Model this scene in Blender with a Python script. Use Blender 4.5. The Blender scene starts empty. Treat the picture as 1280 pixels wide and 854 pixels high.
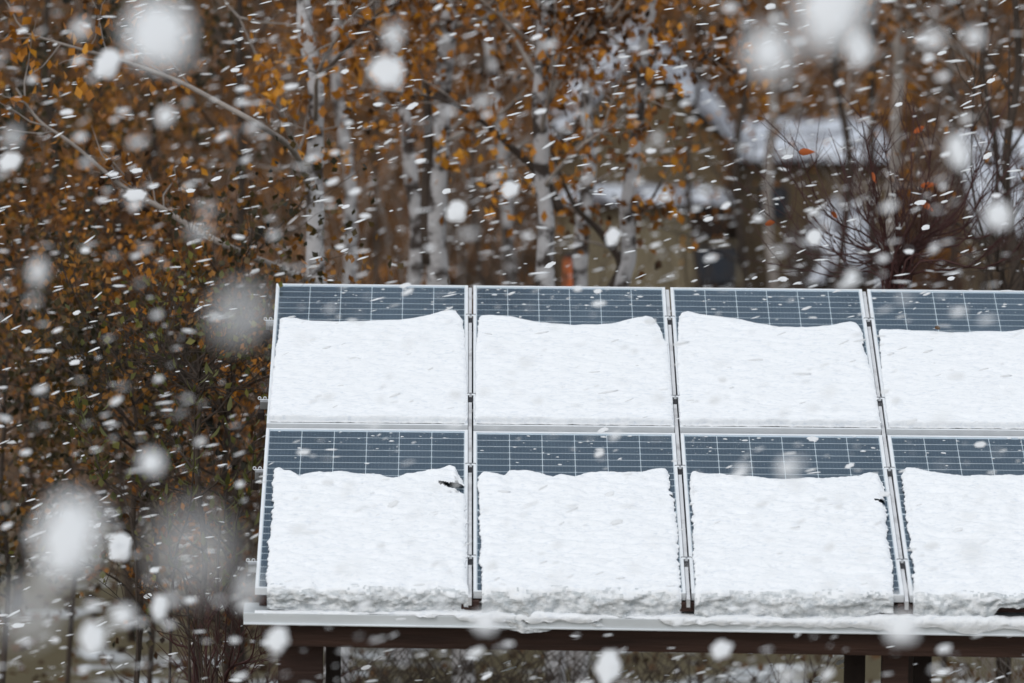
import bpy, math, random
import numpy as np
from mathutils import Matrix, Vector, noise
R = math.radians
rnd = random.Random(7)
nr = np.random.default_rng(11)
scene = bpy.context.scene
C = scene.collection

# ------------------------------------------------------------------ camera
BETA = R(14.0); H = 3.3                       # roof pitch, height of the joint between the two panel rows
M = Matrix.Rotation(BETA, 3, 'X')
T0 = Vector((0, 0, H))
Rp = Matrix(((0.9999121123636758, -0.004965160925602986, 0.012292872951203777),
             (0.009656110474823324, -0.3626036665251624, -0.9318934169480403),
             (0.009084441584906549, 0.9319302163775885, -0.362523854003566)))
CP = Vector((0.9167512580142312, -35.40234949069391, 14.270819233216793))
F = 9246.474
camd = bpy.data.cameras.new('camera'); cam = bpy.data.objects.new('camera', camd); C.objects.link(cam)
scene.camera = cam
camd.sensor_width = 36; camd.lens = F / 1280 * 36; camd.clip_start = .5; camd.clip_end = 800
Mc = M @ (Matrix(((1, 0, 0), (0, -1, 0), (0, 0, -1))) @ Rp).transposed()
CW = M @ CP + T0
cam.matrix_world = Matrix.Translation(CW) @ Mc.to_4x4()
camd.dof.use_dof = True; camd.dof.focus_distance = 38.3; camd.dof.aperture_fstop = 2.3
camd.dof.aperture_blades = 0

# ------------------------------------------------------------------ world, sun, exposure
SUN_EL, SUN_AZ = R(42), R(215)
world = bpy.data.worlds.new("World"); scene.world = world; world.use_nodes = True
nt = world.node_tree; nt.nodes.clear()
out = nt.nodes.new('ShaderNodeOutputWorld'); sky = nt.nodes.new('ShaderNodeTexSky')
sky.sky_type = 'NISHITA'; sky.sun_disc = False; sky.sun_elevation = SUN_EL; sky.sun_rotation = SUN_AZ
sky.dust_density = 4; sky.air_density = 1.0
b1 = nt.nodes.new('ShaderNodeBackground'); b1.inputs[1].default_value = 0.10
b2 = nt.nodes.new('ShaderNodeBackground'); b2.inputs[0].default_value = (.90, .95, 1.0, 1); b2.inputs[1].default_value = .92
mx = nt.nodes.new('ShaderNodeMixShader'); mx.inputs[0].default_value = .82     # closed layer of snow cloud over the clear sky
L_ = nt.links
L_.new(sky.outputs[0], b1.inputs[0]); L_.new(b1.outputs[0], mx.inputs[1]); L_.new(b2.outputs[0], mx.inputs[2]); L_.new(mx.outputs[0], out.inputs[0])
sd = bpy.data.lights.new('sun', 'SUN'); sd.energy = .75; sd.angle = R(25); sd.color = (1, .975, .94)
so = bpy.data.objects.new('sun', sd); C.objects.link(so)
sdir = Vector((math.sin(SUN_AZ) * math.cos(SUN_EL), math.cos(SUN_AZ) * math.cos(SUN_EL), math.sin(SUN_EL)))
so.rotation_euler = sdir.to_track_quat('Z', 'Y').to_euler(); so.location = (0, 0, 40)
vs = scene.view_settings; vs.view_transform = 'Standard'; vs.look = 'None'; vs.exposure = .04; vs.gamma = 1; vs.use_curve_mapping = False

# ------------------------------------------------------------------ helpers
def at(px, py, Y):
    d = Mc @ Vector(((px - 640) / F, -(py - 427) / F, -1))
    return CW + d * ((Y - CW.y) / d.y)
def uvp(px, py, n=0.0):                        # photograph point -> roof coordinates
    d = Rp.transposed() @ Vector(((px - 640) / F, (py - 427) / F, 1))
    k = (n - CP.z) / d.z
    return CP.x + d.x * k, CP.y + d.y * k
def rw(u, v, n=0.0): return M @ Vector((u, v, n)) + T0
ROOF = Matrix.Translation(T0) @ M.to_4x4()

def link(o, parent=None):
    C.objects.link(o)
    if parent: o.parent = parent
    return o
def tag(o, label=None, cat=None, group=None, kind=None):
    for k, v in (('label', label), ('category', cat), ('group', group), ('kind', kind)):
        if v: o[k] = v
    return o
def empty(name, mat=None, loc=(0, 0, 0)):
    o = bpy.data.objects.new(name, None); C.objects.link(o); o.empty_display_size = .1
    o.matrix_world = mat if mat is not None else Matrix.Translation(loc)
    return o
class MB:
    def __init__(s): s.v = []; s.f = []; s.m = []
    def add(s, vs_, fs, mi=0):
        b = len(s.v); s.v += [tuple(x) for x in vs_]; s.f += [tuple(b + i for i in q) for q in fs]; s.m += [mi] * len(fs)
    def box(s, x0, x1, y0, y1, z0, z1, mi=0, ch=0):
        if ch:
            for a, (dx, dy) in enumerate(((ch, 0),)):
                pass
        vs_ = [(x, y, z) for z in (z0, z1) for y in (y0, y1) for x in (x0, x1)]
        s.add(vs_, [(0, 2, 3, 1), (4, 5, 7, 6), (0, 1, 5, 4), (2, 6, 7, 3), (0, 4, 6, 2), (1, 3, 7, 5)], mi)
    def tube(s, pts, rad, n=6, mi=0, cap=True):
        pts = [Vector(p) for p in pts]; N = len(pts)
        if isinstance(rad, (int, float)): rad = [rad] * N
        b = len(s.v); ref = Vector((.13, .97, .2))
        for i, p in enumerate(pts):
            t = (pts[min(i + 1, N - 1)] - pts[max(i - 1, 0)])
            if t.length < 1e-9: t = Vector((0, 0, 1))
            t.normalize(); a = t.cross(ref)
            if a.length < .1: a = t.cross(Vector((1, 0, 0)))
            a.normalize(); c = t.cross(a)
            for k in range(n):
                w = 2 * math.pi * k / n
                s.v.append(tuple(p + (a * math.cos(w) + c * math.sin(w)) * rad[i]))
        for i in range(N - 1):
            for k in range(n):
                k2 = (k + 1) % n
                s.f.append((b + i * n + k, b + i * n + k2, b + (i + 1) * n + k2, b + (i + 1) * n + k)); s.m.append(mi)
        if cap:
            s.f.append(tuple(b + k for k in range(n))[::-1]); s.m.append(mi)
            s.f.append(tuple(b + (N - 1) * n + k for k in range(n))); s.m.append(mi)
    def build(s, name, mats, parent=None, smooth=False, mesh_only=False, bevel=0):
        me = bpy.data.meshes.new(name); me.from_pydata(s.v, [], s.f)
        if not isinstance(mats, (list, tuple)): mats = [mats]
        for m in mats: me.materials.append(m)
        if len(mats) > 1: me.polygons.foreach_set('material_index', s.m)
        if smooth: me.polygons.foreach_set('use_smooth', [True] * len(s.f))
        me.update()
        if mesh_only: return me
        o = link(bpy.data.objects.new(name, me), parent)
        if bevel:
            b = o.modifiers.new('bevel', 'BEVEL'); b.width = bevel; b.segments = 2; b.limit_method = 'ANGLE'
        return o
def bx(name, mat, parent, *a, bevel=0):
    m = MB(); m.box(*a); return m.build(name, mat, parent, bevel=bevel)
def smooth_path(pts, k=4):
    P = [Vector(p) for p in pts]; o = []
    for i in range(len(P) - 1):
        a, b, c, d = P[max(i - 1, 0)], P[i], P[i + 1], P[min(i + 2, len(P) - 1)]
        for j in range(k):
            t = j / k
            o.append(.5 * ((2 * b) + (-a + c) * t + (2 * a - 5 * b + 4 * c - d) * t * t + (-a + 3 * b - 3 * c + d) * t ** 3))
    o.append(P[-1]); return o
def lin(x, xs, ys): return float(np.interp(x, xs, ys))
def fb(x, y, z, o=4): return noise.fractal(Vector((x, y, z)), 1.0, 2.0, o)

# ------------------------------------------------------------------ materials
def mat(name, col, rough=.8, metal=0, var=.25, vs_=6, bump=0, bs=40, spec=.3, stretch=None, col2=None, thr=(.4, .6)):
    m = bpy.data.materials.new(name); m.use_nodes = True; t = m.node_tree; n = t.nodes; p = n['Principled BSDF']
    p.inputs['Roughness'].default_value = rough; p.inputs['Metallic'].default_value = metal
    p.inputs['Specular IOR Level'].default_value = spec
    tc = n.new('ShaderNodeTexCoord'); mp = n.new('ShaderNodeMapping'); t.links.new(tc.outputs['Object'], mp.inputs[0])
    if stretch: mp.inputs['Scale'].default_value = stretch
    nz = n.new('ShaderNodeTexNoise'); nz.inputs['Scale'].default_value = vs_; nz.inputs['Detail'].default_value = 6
    nz.inputs['Roughness'].default_value = .6
    t.links.new(mp.outputs[0], nz.inputs[0])
    cr = n.new('ShaderNodeValToRGB'); e = cr.color_ramp.elements
    c2 = col2 or tuple(min(1, c * (1 + var)) for c in col); c1 = col if col2 else tuple(c * (1 - var) for c in col)
    e[0].color = (*c1, 1); e[1].color = (*c2, 1); e[0].position, e[1].position = thr if col2 else (.3, .7)
    t.links.new(nz.outputs[0], cr.inputs[0]); t.links.new(cr.outputs[0], p.inputs['Base Color'])
    if bump:
        nb = n.new('ShaderNodeTexNoise'); nb.inputs['Scale'].default_value = bs; nb.inputs['Detail'].default_value = 5
        t.links.new(mp.outputs[0], nb.inputs[0])
        bp = n.new('ShaderNodeBump'); bp.inputs['Strength'].default_value = bump; bp.inputs['Distance'].default_value = .02
        t.links.new(nb.outputs[0], bp.inputs['Height']); t.links.new(bp.outputs[0], p.inputs['Normal'])
    return m
def leafmat(name, cols, trans=.25):
    m = bpy.data.materials.new(name); m.use_nodes = True; t = m.node_tree; n = t.nodes; p = n['Principled BSDF']
    g = n.new('ShaderNodeNewGeometry'); cr = n.new('ShaderNodeValToRGB'); cr.color_ramp.interpolation = 'LINEAR'
    e = cr.color_ramp.elements
    while len(e) < len(cols): e.new(.5)
    for i, c in enumerate(cols): e[i].position = i / (len(cols) - 1); e[i].color = (*c, 1)
    tc = n.new('ShaderNodeTexCoord'); nz = n.new('ShaderNodeTexNoise'); nz.inputs['Scale'].default_value = 1.5; nz.inputs['Detail'].default_value = 4
    mr = n.new('ShaderNodeMapRange'); mr.inputs[1].default_value = .36; mr.inputs[2].default_value = .66; mr.inputs[3].default_value = -.16; mr.inputs[4].default_value = .88
    ma = n.new('ShaderNodeMath'); ma.operation = 'MULTIPLY_ADD'; ma.inputs[1].default_value = .42; ma.use_clamp = True
    t.links.new(tc.outputs['Object'], nz.inputs[0]); t.links.new(nz.outputs[0], mr.inputs[0]); t.links.new(g.outputs['Random Per Island'], ma.inputs[0]); t.links.new(mr.outputs[0], ma.inputs[2])
    t.links.new(ma.outputs[0], cr.inputs[0]); t.links.new(cr.outputs[0], p.inputs['Base Color'])
    p.inputs['Roughness'].default_value = .55; p.inputs['Specular IOR Level'].default_value = .35
    tr = n.new('ShaderNodeBsdfTranslucent'); t.links.new(cr.outputs[0], tr.inputs[0])
    mxs = n.new('ShaderNodeMixShader'); mxs.inputs[0].default_value = trans
    o = n['Material Output']; t.links.new(p.outputs[0], mxs.inputs[1]); t.links.new(tr.outputs[0], mxs.inputs[2]); t.links.new(mxs.outputs[0], o.inputs[0])
    return m
MT = {}
MT['alu'] = mat('aluminium', (.80, .83, .86), .5, .1, .05, 12, spec=.5)
MT['strip'] = mat('strip_metal', (.66, .67, .69), .6, .1, .2, 5, col2=(.28, .27, .27), thr=(.50, .8))
MT['steel'] = mat('zinc_steel', (.35, .36, .38), .45, .6, .2, 20)
MT['black'] = mat('black_rubber', (.03, .03, .035), .7, 0, .2, 20)
MT['cell'] = mat('solar_cell', (.032, .058, .092), .35, 0, .25, 3, spec=.5)
MT['back'] = mat('backsheet', (.80, .84, .87), .6, 0, .04, 8)
MT['sheet'] = mat('sheet_metal', (.42, .45, .47), .5, .1, .2, 4, stretch=(.3, 3, 1))
MT['lip'] = mat('lip_metal', (.78, .82, .85), .5, .1, .1, 6, stretch=(.3, 3, 1))
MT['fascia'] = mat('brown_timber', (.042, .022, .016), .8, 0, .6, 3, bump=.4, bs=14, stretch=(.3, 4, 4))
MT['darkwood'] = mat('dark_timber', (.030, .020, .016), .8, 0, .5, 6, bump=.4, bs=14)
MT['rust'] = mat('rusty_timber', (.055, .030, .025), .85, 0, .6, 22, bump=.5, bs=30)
MT['olivewood'] = mat('weathered_boards', (.23, .195, .13), .85, 0, .3, 3, stretch=(6, 6, .6), bump=.3, bs=10)
MT['brownwood'] = mat('stained_boards', (.13, .095, .055), .85, 0, .35, 3, stretch=(4, 4, .6))
MT['window'] = mat('window_glass', (.035, .045, .06), .12, 0, .2, 2, spec=.6)
MT['orange'] = mat('orange_paint', (.50, .12, .03), .6, 0, .15, 8)
MT['bark_birch'] = mat('birch_bark', (.50, .49, .50), .8, 0, .2, 4.2, bump=.5, bs=14, stretch=(1.6, 1.6, 1.9), col2=(.055, .042, .036), thr=(.47, .58))
MT['bark_dark'] = mat('dark_bark', (.060, .045, .036), .9, 0, .4, 8, bump=.4, bs=30)
MT['bark_grey'] = mat('grey_bark', (.30, .265, .24), .85, 0, .35, 6, bump=.3, bs=30)
MT['twig_red'] = mat('red_twig', (.060, .024, .022), .6, 0, .4, 6)
MT['twig_brown'] = mat('brown_twig', (.075, .055, .042), .8, 0, .4, 6)
MT['copper'] = leafmat('copper_leaf', [(.030, .015, .007), (.085, .034, .010), (.20, .075, .012), (.34, .125, .014), (.48, .19, .018), (.68, .31, .03)])
MT['rustleaf'] = leafmat('rust_leaf', [(.020, .012, .007), (.050, .024, .009), (.11, .045, .011), (.24, .09, .014), (.50, .20, .022)])
MT['oliveleaf'] = leafmat('olive_leaf', [(.012, .012, .008), (.025, .023, .010), (.048, .038, .013), (.095, .058, .015), (.32, .14, .022)])
MT['greenleaf'] = leafmat('green_leaf', [(.06, .065, .020), (.11, .11, .028), (.20, .18, .04)], .3)
MT['deadleaf'] = leafmat('dead_leaf', [(.035, .022, .013), (.085, .05, .024), (.16, .082, .034), (.10, .07, .04)])

def snow_mat():
    m = bpy.data.materials.new('snow'); m.use_nodes = True; t = m.node_tree; n = t.nodes; p = n['Principled BSDF']
    p.inputs['Roughness'].default_value = .85; p.inputs['Specular IOR Level'].default_value = .2
    tc = n.new('ShaderNodeTexCoord'); mp = n.new('ShaderNodeMapping'); mp.inputs['Scale'].default_value = (1, 2.1, 1.5)
    mp.inputs['Rotation'].default_value = (0, 0, R(6))
    t.links.new(tc.outputs['Object'], mp.inputs[0])
    nz = n.new('ShaderNodeTexNoise'); nz.inputs['Scale'].default_value = 26; nz.inputs['Detail'].default_value = 6; nz.inputs['Roughness'].default_value = .65
    t.links.new(mp.outputs[0], nz.inputs[0])
    cr = n.new('ShaderNodeValToRGB'); e = cr.color_ramp.elements; e[0].position = .22; e[1].position = .48
    e[0].color = (.68, .73, .80, 1); e[1].color = (.90, .92, .945, 1)
    t.links.new(nz.outputs[0], cr.inputs[0]); t.links.new(cr.outputs[0], p.inputs['Base Color'])
    bp = n.new('ShaderNodeBump'); bp.inputs['Strength'].default_value = .6; bp.inputs['Distance'].default_value = .012
    t.links.new(nz.outputs[0], bp.inputs['Height']); t.links.new(bp.outputs[0], p.inputs['Normal'])
    return m
MT['snow'] = snow_mat()
MT['oldsnow'] = mat('patchy_snow', (.66, .70, .77), .9, 0, .1, 3.4, bump=.5, bs=12, col2=(.13, .125, .14), thr=(.44, .60))
def flake_mat():
    m = bpy.data.materials.new('snowflake'); m.use_nodes = True; t = m.node_tree; n = t.nodes; p = n['Principled BSDF']
    p.inputs['Base Color'].default_value = (.96, .975, .99, 1); p.inputs['Roughness'].default_value = .95; p.inputs['Specular IOR Level'].default_value = .1
    # light scatters round inside the loose crystals, so the sky above lights every side of a flake
    g = n.new('ShaderNodeNewGeometry'); va = n.new('ShaderNodeVectorMath'); va.operation = 'MULTIPLY_ADD'; va.inputs[1].default_value = (.6, .6, .6); va.inputs[2].default_value = (0, 0, .6)
    vn = n.new('ShaderNodeVectorMath'); vn.operation = 'NORMALIZE'; t.links.new(g.outputs['Normal'], va.inputs[0]); t.links.new(va.outputs[0], vn.inputs[0]); t.links.new(vn.outputs[0], p.inputs['Normal'])
    tr = n.new('ShaderNodeBsdfTranslucent'); tr.inputs[0].default_value = (.9, .93, .97, 1)
    mxs = n.new('ShaderNodeMixShader'); mxs.inputs[0].default_value = .10
    tp = n.new('ShaderNodeBsdfTransparent'); m2 = n.new('ShaderNodeMixShader'); m2.inputs[0].default_value = .24
    t.links.new(p.outputs[0], mxs.inputs[1]); t.links.new(tr.outputs[0], mxs.inputs[2])
    t.links.new(mxs.outputs[0], m2.inputs[1]); t.links.new(tp.outputs[0], m2.inputs[2]); t.links.new(m2.outputs[0], n['Material Output'].inputs[0])
    return m
MT['shaded_slush'] = mat('shaded_wet_snow', (.52, .56, .585), .55, 0, .1, 34, bump=.8, bs=50, spec=.35, stretch=(.7, 1, 1), col2=(.84, .86, .88), thr=(.36, .60))  # wet snow with the shade of the steep front face put into its grey
MT['flake'] = flake_mat()
def glass_mat():
    m = bpy.data.materials.new('panel_glass'); m.use_nodes = True; t = m.node_tree; n = t.nodes; n.remove(n['Principled BSDF'])
    tp = n.new('ShaderNodeBsdfTransparent'); tp.inputs[0].default_value = (.95, .97, .97, 1)
    gl = n.new('ShaderNodeBsdfGlossy'); gl.inputs['Roughness'].default_value = .16; gl.inputs[0].default_value = (.68, .85, 1, 1)
    fr = n.new('ShaderNodeFresnel'); fr.inputs[0].default_value = 1.38
    tc = n.new('ShaderNodeTexCoord'); nz = n.new('ShaderNodeTexNoise'); nz.inputs['Scale'].default_value = 2.2; nz.inputs['Detail'].default_value = 4
    t.links.new(tc.outputs['Object'], nz.inputs[0])
    mr = n.new('ShaderNodeMapRange'); mr.inputs[1].default_value = .3; mr.inputs[2].default_value = .7; mr.inputs[3].default_value = .7; mr.inputs[4].default_value = 1.35
    t.links.new(nz.outputs[0], mr.inputs[0])
    mu = n.new('ShaderNodeMath'); mu.operation = 'MULTIPLY'; t.links.new(fr.outputs[0], mu.inputs[0]); t.links.new(mr.outputs[0], mu.inputs[1])
    ms = n.new('ShaderNodeMixShader'); t.links.new(mu.outputs[0], ms.inputs[0]); t.links.new(tp.outputs[0], ms.inputs[1]); t.links.new(gl.outputs[0], ms.inputs[2])
    t.links.new(ms.outputs[0], n['Material Output'].inputs[0]); return m
MT['glass'] = glass_mat()
MT['ground'] = mat('grass_ground', (.105, .085, .045), .95, 0, .3, 1.1, bump=.6, bs=20, col2=(.62, .66, .70), thr=(.54, .68))
MT['litter'] = mat('leaf_litter', (.042, .024, .012), .95, 0, .3, 3, bump=.8, bs=20, col2=(.15, .068, .020), thr=(.35, .7))

# ------------------------------------------------------------------ ground
def gz(x, y):
    z = 0.0
    if y > 14: z = -2.2 * min(1, (y - 14) / 20) ** 1.3
    if y > 47: z += .34 * (y - 47)
    return z + .12 * noise.noise(Vector((x * .25, y * .25, 0))) + .05 * noise.noise(Vector((x, y, 3)))
ys = [-60, -45, -30, -20, -12, -6] + list(np.arange(-3, 52, .5)) + list(np.arange(52, 100, 1.5)) + [110, 130, 170, 240]
xs = [-120, -80, -50, -35, -25, -18] + list(np.arange(-14, 17.1, .5)) + [20, 28, 38, 55, 85, 125]
def sheet(name, ysub, m, kind='structure'):
    mb = MB(); nx = len(xs)
    mb.v = [(x, y, gz(x, y)) for y in ysub for x in xs]
    for j in range(len(ysub) - 1):
        for i in range(nx - 1):
            a = j * nx + i; mb.f.append((a, a + 1, a + 1 + nx, a + nx)); mb.m.append(0)
    return tag(mb.build(name, m, smooth=True), kind=kind)
k30 = ys.index(30.0)
sheet('ground', ys[:k30 + 1], MT['ground']); sheet('hillside', ys[k30:], MT['litter'])

# ------------------------------------------------------------------ shelter under the panels
W, PITCH, NCOL = 1.04, 1.04 + .0289, 4
U1 = NCOL * PITCH
sh = empty('timber_shelter', ROOF)
tag(sh, 'open brown timber shelter whose low roof carries the solar panels', 'shelter')
m = MB()
m.box(.12, U1 - .1, -2.02, 2.0, -.19, -.145)
m.build('roof_deck', MT['sheet'], sh)
def fall(m):
    m.v = [(x, y, z - .0085 * max(0, x - .9)) for x, y, z in m.v]; return m
# eave sheet with a turned-down lip
e0, e1, ev = -.055, U1 + .10, -2.165
m = MB(); m.box(e0, e1, ev, -2.03, -.104, -.099); fall(m).build('eave_sheet', MT['sheet'], sh)
m = MB(); m.box(e0, e1, ev - .006, ev - .001, -.150, -.094); m.box(e0, e1, ev - .014, ev - .006, -.153, -.146); fall(m).build('drip_edge', MT['lip'], sh, bevel=.0015)
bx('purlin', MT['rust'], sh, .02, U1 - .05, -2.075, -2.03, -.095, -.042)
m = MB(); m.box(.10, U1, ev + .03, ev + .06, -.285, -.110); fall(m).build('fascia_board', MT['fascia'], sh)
for i in range(7):
    x = .22 + i * .66
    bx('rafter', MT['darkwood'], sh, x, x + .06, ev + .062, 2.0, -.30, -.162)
# cross rails under the panels, their ends stand out on the left
rows = [uvp(588, 395, 0)[1], uvp(588, 494, 0)[1], uvp(588, 581.5, 0)[1], uvp(588, 696.3, 0)[1]]
for v in rows:
    r_ = bx('rail', MT['steel'], sh, -.045, U1 + .05, v - .018, v + .018, -.085, -.042, bevel=.002)
    m = MB()
    for k, du in enumerate((-.020, -.048)):
        m.tube([(du + .0075 * math.cos(a), v + .006, -.031 + .0075 * math.sin(a)) for a in np.linspace(0, 2 * math.pi, 13)], .0026, 5, cap=False)
    m.box(-.05, -.002, v + .004, v + .012, -.0415, -.038)
    m.build('rail_end_clip', MT['alu'], r_)
    bx('junction_cover', MT['darkwood'], r_, -.058, -.022, v - .05, v + .0, -.13, -.09, bevel=.004)
for a, b in ((0, 1), (2, 3)):
    for off in (.022,):
        m = MB(); p0 = Vector((-off, rows[a] - .02, -.05)); p1 = Vector((-off - .012, rows[b], -.05))
        m.tube([p0.lerp(p1, t) + Vector((0, 0, -.06 * math.sin(math.pi * t))) for t in np.linspace(0, 1, 9)], .0012, 5)
        m.build('cable', MT['darkwood'], sh)
for c in range(1, NCOL):
    uc = c * PITCH - .01445
    v0, v1 = -2.155, 2.10
    edges = [v0] + [x for r in rows[::-1] for x in (r - .085, r + .012)] + [v1]
    g = MB()
    for a, b in zip(edges[::2], edges[1::2]): g.box(uc - .0115, uc + .0060, a, b, -.050, -.007)
    g.build('joint_strip', MT['strip'], sh)
    bx('strip_foot', MT['rust'], sh, uc - .045, uc + .045, -2.135, -2.112, -.082, -.036, bevel=.003)
    for r in rows:
        m = MB(); m.box(uc - .024, uc + .024, r - .008, r + .010, .001, .005); m.box(uc - .007, uc + .007, r - .008, r + .010, -.03, .0005)
        k = m.build('clamp', MT['alu'], sh, bevel=.001)
        m = MB(); m.tube([(uc, r, .0055), (uc, r, .012)], .006, 6); m.build('bolt', MT['steel'], k)
        bx('recess_shade', MT['black'], k, uc - .010, uc + .010, r - .083, r - .009, -.030, -.008)  # black block painting the shade of the open recess below the clamp
        bx('clamp_edge', MT['black'], k, uc - .026, uc + .026, r + .0105, r + .014, .001, .0065)
def post(px0, px1, v, mt, name='post'):
    u0 = uvp(px0, 830, -.3)[0]; u1 = uvp(px1, 830, -.3)[0]
    top = rw(0, v, -.305); m = MB(); m.box(u0, u1, top.y - .0, top.y + (u1 - u0) * .9, -.15, top.z)
    o = m.build(name, mt, None, bevel=.004); o.parent = sh; o.matrix_parent_inverse = sh.matrix_world.inverted(); return o
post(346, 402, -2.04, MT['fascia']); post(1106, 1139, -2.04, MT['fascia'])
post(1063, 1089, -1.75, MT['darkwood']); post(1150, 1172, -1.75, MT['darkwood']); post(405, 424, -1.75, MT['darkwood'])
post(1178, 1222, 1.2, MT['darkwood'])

# ------------------------------------------------------------------ solar panels
cw, chh, cg = .1628, .0818, .0045
fw = .016
def cell_mesh():
    m = MB(); c = .006
    x0, x1, y0, y1 = -cw / 2, cw / 2, -chh / 2, chh / 2
    o = [(x0 + c, y0), (x1 - c, y0), (x1, y0 + c), (x1, y1), (x0, y1), (x0, y0 + c)]
    m.add([(x, y, 0) for x, y in o] + [(x, y, -.0007) for x, y in o],
          [tuple(range(6))] + [(i, i + 6, (i + 1) % 6 + 6, (i + 1) % 6) for i in range(6)])
    for k in range(9):                          # busbars: fine proud silver threads
        x = x0 + (k + .5) * cw / 9
        m.add([(x - .0003, y0, .0003), (x + .0003, y0, .0003), (x + .0003, y1, .0003), (x - .0003, y1, .0003)], [(0, 1, 2, 3)], 1)
    return m.build('cell', [MT['cell'], MT['steel']], mesh_only=True)
CELL = cell_mesh()
def panel_meshes(Lh):
    f = MB()
    f.box(0, fw, 0, Lh, -.035, .002); f.box(W - fw, W, 0, Lh, -.035, .002)
    f.box(fw, W - fw, 0, fw, -.035, .0015); f.box(fw, W - fw, Lh - fw, Lh, -.035, .0015)
    b = MB(); b.box(fw - .001, W - fw + .001, fw - .001, Lh - fw + .001, -.008, -.004)
    g = MB(); g.add([(fw, fw, -.0012), (W - fw, fw, -.0012), (W - fw, Lh - fw, -.0012), (fw, Lh - fw, -.0012)], [(0, 1, 2, 3)])
    return [x.build(n_, mt, mesh_only=True) for x, n_, mt in ((f, 'frame', MT['alu']), (b, 'backsheet', MT['back']), (g, 'glass_cover', MT['glass']))]
PLAB = {(0, 1): 'upper row solar panel at the left end of the array',
        (1, 1): 'upper row solar panel second from the left, bare cells above a hollow-topped snow sheet',
        (2, 1): 'upper row solar panel third from the left, in front of the bare red bush',
        (3, 1): 'upper row solar panel cut by the right edge of the picture',
        (0, 0): 'lower row solar panel at the left corner above the end of the eave',
        (1, 0): 'lower row solar panel second from the left, its snow spilling over the drip edge',
        (2, 0): 'lower row solar panel third from the left, between the second and third joint strips',
        (3, 0): 'lower row solar panel cut by the right edge, left of the bare brown eave gap'}
for row, (v0, v1) in enumerate(((-2.10, -.002), (.078, 2.113))):
    Lh = v1 - v0; fm, bm_, gm = panel_meshes(Lh)
    for c in range(NCOL):
        p = empty('solar_panel', ROOF @ Matrix.Translation((c * PITCH, v0 + (.018 if (c == 0 and row == 0) else 0), 0)))
        tag(p, PLAB[(c, row)], 'solar panel', 'solar panels mounted in two rows on the shelter roof')
        for me, n_ in ((fm, 'frame'), (bm_, 'backsheet'), (gm, 'glass_cover')): link(bpy.data.objects.new(n_, me), p)
        mx_ = (W - 6 * cw - 5 * cg) / 2; px_ = cw + cg; py_ = (Lh - 2 * fw - .030) / 24
        for j in range(24):
            y = fw + .008 + (j + .5) * py_ + (.012 if j >= 12 else 0)
            for i in range(6):
                o = bpy.data.objects.new('cell', CELL); o.location = (mx_ + cw / 2 + i * px_, y, -.0032); link(o, p)
                o.scale.y = (py_ - .0075) / chh

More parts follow.
